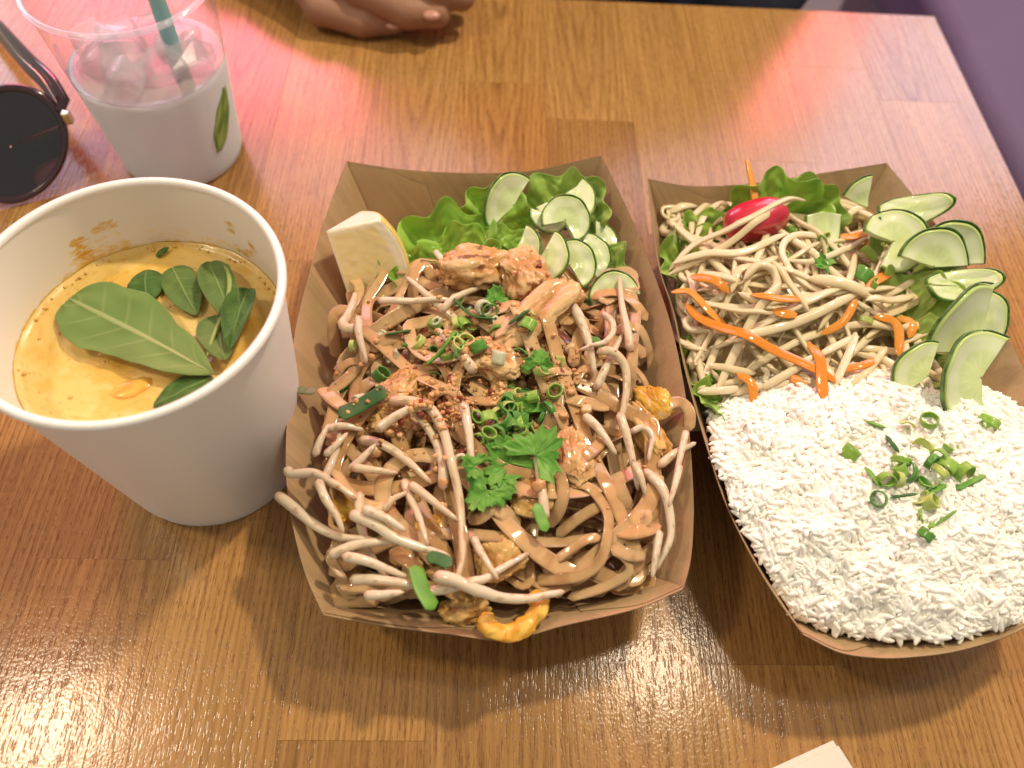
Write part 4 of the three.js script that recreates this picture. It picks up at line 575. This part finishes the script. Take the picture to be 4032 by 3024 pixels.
single('salad_bed', sheet((u, v) => { const x = lerp(99, 226, u), z = lerp(-306, -180, v) - (x - 100) * .06; return [x, Mp(x, z) - 12 + 2 * n3(x * .1, z * .1, 5), z]; }, 40, 40, 1, (u, v) => mixc([.74, .60, .34], [.84, .73, .46], smooth(-.3, .4, n3(u * 12, v * 12, 3)))), wet(.25), 'damp shredded papaya mass under the salad', 'salad', null, 'stuff');
lettuce([160, 42, -300], 31, [1.05, 0, .1], 21, 'bright lettuce leaf standing up behind the tomato', { cup: .2 });
lettuce([176, 42, -304], 24, [.7, -.4, 0], 22, 'pale lettuce fold behind the papaya salad', { pale: .4 });
lettuce([112, 36, -270], 24, [.5, 1.0, 0], 23, 'lettuce edge along the left wall of the rice tray', { pale: .2 });
lettuce([122, 34, -286], 22, [.6, .4, 0], 24, 'lettuce leaf in the back left corner of the rice tray', { pale: .2 });
lettuce([112, 33, -208], 19, [.3, 1.9, 0], 25, 'dark lettuce frill left of the papaya shreds');
lettuce([120, 38, -186], 19, [.25, 2.2, 0], 26, 'dark lettuce edge between papaya salad and rice');
lettuce([218, 46, -232], 26, [.3, -1.2, 0], 27, 'lettuce frill under the cucumber slices in the rice tray', { pale: .5 });
lettuce([222, 48, -262], 24, [.3, -1.0, 0], 28, 'pale lettuce heart under the cucumber over the rim', { pale: .6 });
lettuce([212, 46, -208], 22, [.2, -1.6, 0], 29, 'pale lettuce piece under the large cucumber half slice', { pale: .6 });
const papM = vcol(1, { transmission: .2, thickness: 0, clearcoat: 1, clearcoatRoughness: .08, specularIntensity: .3, bumpMap: skinBump, bumpScale: .00006 });
function shred(name, path, w, seed, cols, label, cat, group, cap) {
  if (cap !== undefined && path.reduce((s, [x, z]) => s + pile2.top(x, z, 1) - Mp(x, z), 0) / path.length > cap) return;
  const r = rng(seed * 17 + 5), tone = r(), rl = (r() - .5) * (name === 'carrot_shred' ? .5 : 1.2), c0 = mixc(cols[0], cols[1], tone), th = name === 'carrot_shred' ? 1.3 : w * (.5 + r() * .3), P = pile2.lay(path, w, th, { roll: () => rl, stiff: 60, bite: .4, droop: .4, tuck: 1.5 });
  single(name, strand(P, (t) => w * (1 - .75 * Math.pow(Math.min(1, Math.abs(t - .5) * 2), 5)) * (1 + .12 * n3(t * 5, seed, 2)), (t) => th * (1 - .5 * Math.pow(Math.min(1, Math.abs(t - .5) * 2), 5)), { roll: () => rl, sides: 8, step: 2, flat: 1, round: true, colf: (t, a) => mixc(c0, cols[2], smooth(.1, .5, n3(t * 6, Math.cos(a), seed)) * .6) }), papM, label, cat, group);
}
const papC = [[.84, .71, .42], [.91, .82, .57], [.79, .63, .33]], carC = [[.74, .27, .025], [.83, .38, .065], [.66, .22, .018]];
for (let i = 0; i < 230; i++) { let x, z; do { x = 100 + R() * 120; z = -310 + R() * 122; } while (!inP(x, z) || R() > Math.exp(-(((x - 160) / 68) ** 2 + ((z + 246) / 52) ** 2)) + .2); const p = wander(x, z, 60 + R() * 70, .008 + R() * R() * .05, R, inP); if (p.length > 3) shred('papaya_shred', p, 2.6 + R() * 2, i, papC, 'pale yellow papaya shred ' + near(p, spotsR), 'papaya shred', 'papaya shreds in the salad', 0); }
// tomato
single('tomato', lump([142, 62, -284], [17.5, 10, 10], [0, .32, .12], .04, 1.1, 1, 5, (q, a) => mixc([.46, .008, .028], [.58, .022, .05], smooth(-.3, .3, a)), 0), vcol(.25, { clearcoat: 1, clearcoatRoughness: .05 }), 'shiny red cherry tomato on the papaya salad', 'tomato');
for (let q = -10; q <= 10; q += 4) pile2.stamp(142 + q, -284 + q * -.3, 8, 70);
for (const [i, a] of DATA.papaya.entries()) shred('papaya_shred', half(a), a[0] * 1.2, 700 + i, papC, 'pale yellow papaya shred ' + near(half(a), spotsR), 'papaya shred', 'papaya shreds in the salad');
for (const [i, a] of DATA.carrot.entries()) shred('carrot_shred', half(a), a[0] * 1.15, 400 + i, carC, 'orange carrot shred ' + near(half(a), spotsR), 'carrot shred', 'carrot shreds in the salad');
single('carrot_shred', strand([V(141, 70, -321), V(143, 66, -308), V(145, 60, -294)], (t) => 5.5 * Math.sin(.5 + t * 1.6), 1.8, { roll: () => .5, sides: 8, flat: 1, colf: () => carC[1] }), papM, 'pointed carrot shred standing up behind the tomato', 'carrot shred');
// cucumber in the rice tray
cucumber([237, 62, -258], 22, 2.7, [.15, .82, .5], 1.45, 2.4, 'cucumber half slice sticking out over the right tray rim');
cucumber([226, 65, -253], 20, 2.8, [.08, .85, .5], 1.5, 2.4, 'cucumber half slice in front of the one over the rim');
cucumber([212, 62, -272], 18, 5, [.0, .88, .45], .4, 2.2, 'broad white cucumber piece beside the papaya heap');
cucumber([238, 62, -244], 20, 6.1, [-.12, .93, .33], .1, 2.2, 'glossy cucumber slice catching a highlight at the right rim', { el: .42 });
cucumber([237, 61, -206], 32, 1.7, [-.05, .82, .55], 2.36, 2.4, 'large yellow green cucumber half slice behind the rice');
cucumber([243, 57, -226], 17, 2.6, [.1, .85, .5], .6, 2.2, 'cucumber slice half hidden by the large yellow green one');
cucumber([231, 62, -189], 24, 3.8, [.0, .80, .6], 2.9, 2.4, 'wide cucumber slice resting on the rice');
cucumber([207, 61, -190], 17, 2.5, [-.2, .8, .55], 2.5, 2.2, 'narrow cucumber slice between papaya salad and rice');
cucumber([226, 59, -296], 25, 6.0, [.15, .86, .45], .3, 2.2, 'long cucumber edge at the back right of the rice tray', { el: .36 });
cucumber([180, 62, -292], 25, 3, [.0, .55, .8], -1.5, 2.2, 'thin dark edged cucumber slice behind the papaya', { el: .4 });
cucumber([203, 64, -294], 17, 1.2, [0, .7, .6], 2.2, 2.2, 'small cucumber triangle beside the dark edged slice');
// rice: a core and its grains
{
  const t = thing('rice_mound', 'mound of steamed white rice in the kraft tray', 'rice', [197, 10, -142]);
  const inR = (x, z) => { const y = Mrice(x, z) - 1; return y > 12 && z > -206 + Math.abs(x - 190) * .12 && x > wallL(z, y) + 2.4 && x < wallR(z, y) - 2.4 && z < wallF(x, y) - 2.8; };
  const white = [.92, .89, .79];
  part('core', sheet((u, v) => { let z = lerp(-206, -70, v), x = lerp(95, 266, u), y = Mrice(x, z) - 1.3; for (let k = 0; k < 3; k++) { x = clamp(x, wallL(z, y) + 1.6, wallR(z, y) - 1.6); z = Math.min(z, wallF(x, y) - 2); y = clamp(Mrice(x, z) - 1.3, 8, 70); } return [x, y, z]; }, 60, 50, .5), std(white, .6), t);
  const gr = []; for (let k = 0; k < 4; k++) { const g = mergeVertices(new THREE.SphereGeometry(1, 10, 8).deleteAttribute('uv').deleteAttribute('normal'), 1e-4), p = g.attributes.position; for (let i = 0; i < p.count; i++) { const z = p.getY(i), e = Math.pow(Math.abs(z), 1.0); p.setXYZ(i, p.getX(i) * 1.08 + z * z * (.3 + .16 * k), p.getZ(i) * 1.0, Math.sign(z) * Math.pow(e, .85) * (3.3 + .25 * k)); } g.computeVertexNormals(); g.scale(.001, .001, .001); gr.push(g); }
  const r = rng(99), mats = [[.93, .90, .81], [.91, .88, .78], [.94, .915, .84]].map((c) => std(c, .5, { clearcoat: .4, clearcoatRoughness: .3 }));
  const spot = (lift) => { let x, z; do { x = 96 + r() * 168; z = -207 + r() * 138; } while (!inR(x, z)); const e = .6, y = Mrice(x, z), nx = -(Mrice(x + e, z) - Mrice(x - e, z)) / (2 * e), nz = -(Mrice(x, z + e) - Mrice(x, z - e)) / (2 * e), n = V(clamp(nx, -2.2, 2.2), 1, clamp(nz, -2.2, 2.2)).normalize(); const q = new THREE.Quaternion().setFromUnitVectors(V(0, 1, 0), n).multiply(new THREE.Quaternion().setFromEuler(new THREE.Euler((r() - .5) * 1.05, r() * 6.28, 0, 'YXZ'))); return { p: V(x, y, z).addScaledVector(n, lift), q, s: .85 + r() * .35 }; };
  const n = 9000, im = [0, 1, 2].map((k) => new THREE.InstancedMesh(gr[k], mats[k], n / 3)), m = new THREE.Matrix4();
  im.forEach((o) => { for (let i = 0; i < n / 3; i++) { const a = spot(-1.5 + r() * 1.8); m.compose(a.p.multiplyScalar(.001).sub(t.position), a.q, V(a.s, a.s, a.s)); o.setMatrixAt(i, m); } o.name = 'packed_grains'; o.userData.kind = 'stuff'; shade(o); t.add(o); });
  for (let i = 0; i < 300; i++) { const a = spot(.1 + r() * .9), o = shade(new THREE.Mesh(gr[i % 4], mats[i % 3])); o.name = 'rice_grain'; o.position.copy(a.p.multiplyScalar(.001)).sub(t.position); o.quaternion.copy(a.q); o.scale.setScalar(a.s * 1.12); t.add(o); }
}
// spring onion on salad and rice
const pile3 = new Pile(80, 290, -350, -60, (x, z) => Math.max(pile2.mean(x, z, 1), z > -204 ? Mrice(x, z) + 1.5 : 0));
[[161.6, -281.1], [159.8, -262.3], [185.1, -305], [178.3, -265.1], [193.9, -253.7], [212, -285], [174.4, -270.6], [152.4, -262.6], [196.3, -244], [188.8, -225.7], [181.4, -285], [172.6, -278], [176, -274]].forEach(([x, z], i) => onion(x, z, pile3, 'green spring onion piece on the papaya salad', 'spring onion pieces on the papaya salad', 200 + i, i === 4 ? { r: 4, h: 6 } : {}));
[[159.9, -148.6], [188.3, -161.5], [198.1, -164], [229.6, -167.4], [228.4, -146.3], [165.8, -126.4], [180.2, -144.3], [191.7, -151.2], [197, -146.4], [194.5, -138.8], [205.4, -152.7], [175.9, -135.1], [181.9, -138.7], [189.4, -136], [188.3, -126.3], [205.8, -139.2], [185.7, -119.5], [182.8, -112.2], [171.1, -135.1], [183.3, -128.8], [199, -142], [178, -139], [186, -133], [192, -143]].forEach(([x, z], i) => onion(x, z, pile3, 'green spring onion piece on the white rice', 'spring onion pieces on the rice', 300 + i, i === 4 ? { r: 4.5, h: 7 } : { r: 2.9, h: 2.6 }));
const shr = [[[176, -156], [180, -148]], [[170, -164], [178, -160]], [[201, -132], [216, -139]], [[189, -117], [199, -123]], [[172, -128], [183, -129]], [[165, -142], [168, -132]], [[186, -129], [197, -134]]], shl = ['dark curled onion shred at the back of the rice garnish', 'thin onion curl behind the rice garnish', 'long green onion strip at the right of the rice garnish', 'fine onion thread below the rice garnish', 'fine dark onion thread left of the rice garnish', 'pale onion strip at the left of the rice garnish', 'green onion strip through the middle of the rice garnish'];
shr.forEach((p, i) => strip('onion_shred', shl[i], p, [3, 2.4, 2.6, 1.2, 1.3, 4, 3.2][i], i === 0 || i === 4 ? gd : gm, pile3, { roll: .5, th: .9 }));
strip('onion_shred', 'dark green onion shred lying on the wide cucumber slice', [[222, -198], [228, -190], [232, -187]], 2.6, gd, pile3, { roll: .4 });
coriander(172, -252, 7, 1.2, 31, pile3, 'coriander leaf on the papaya salad', 4, .3);

renderer.render(scene, camera);
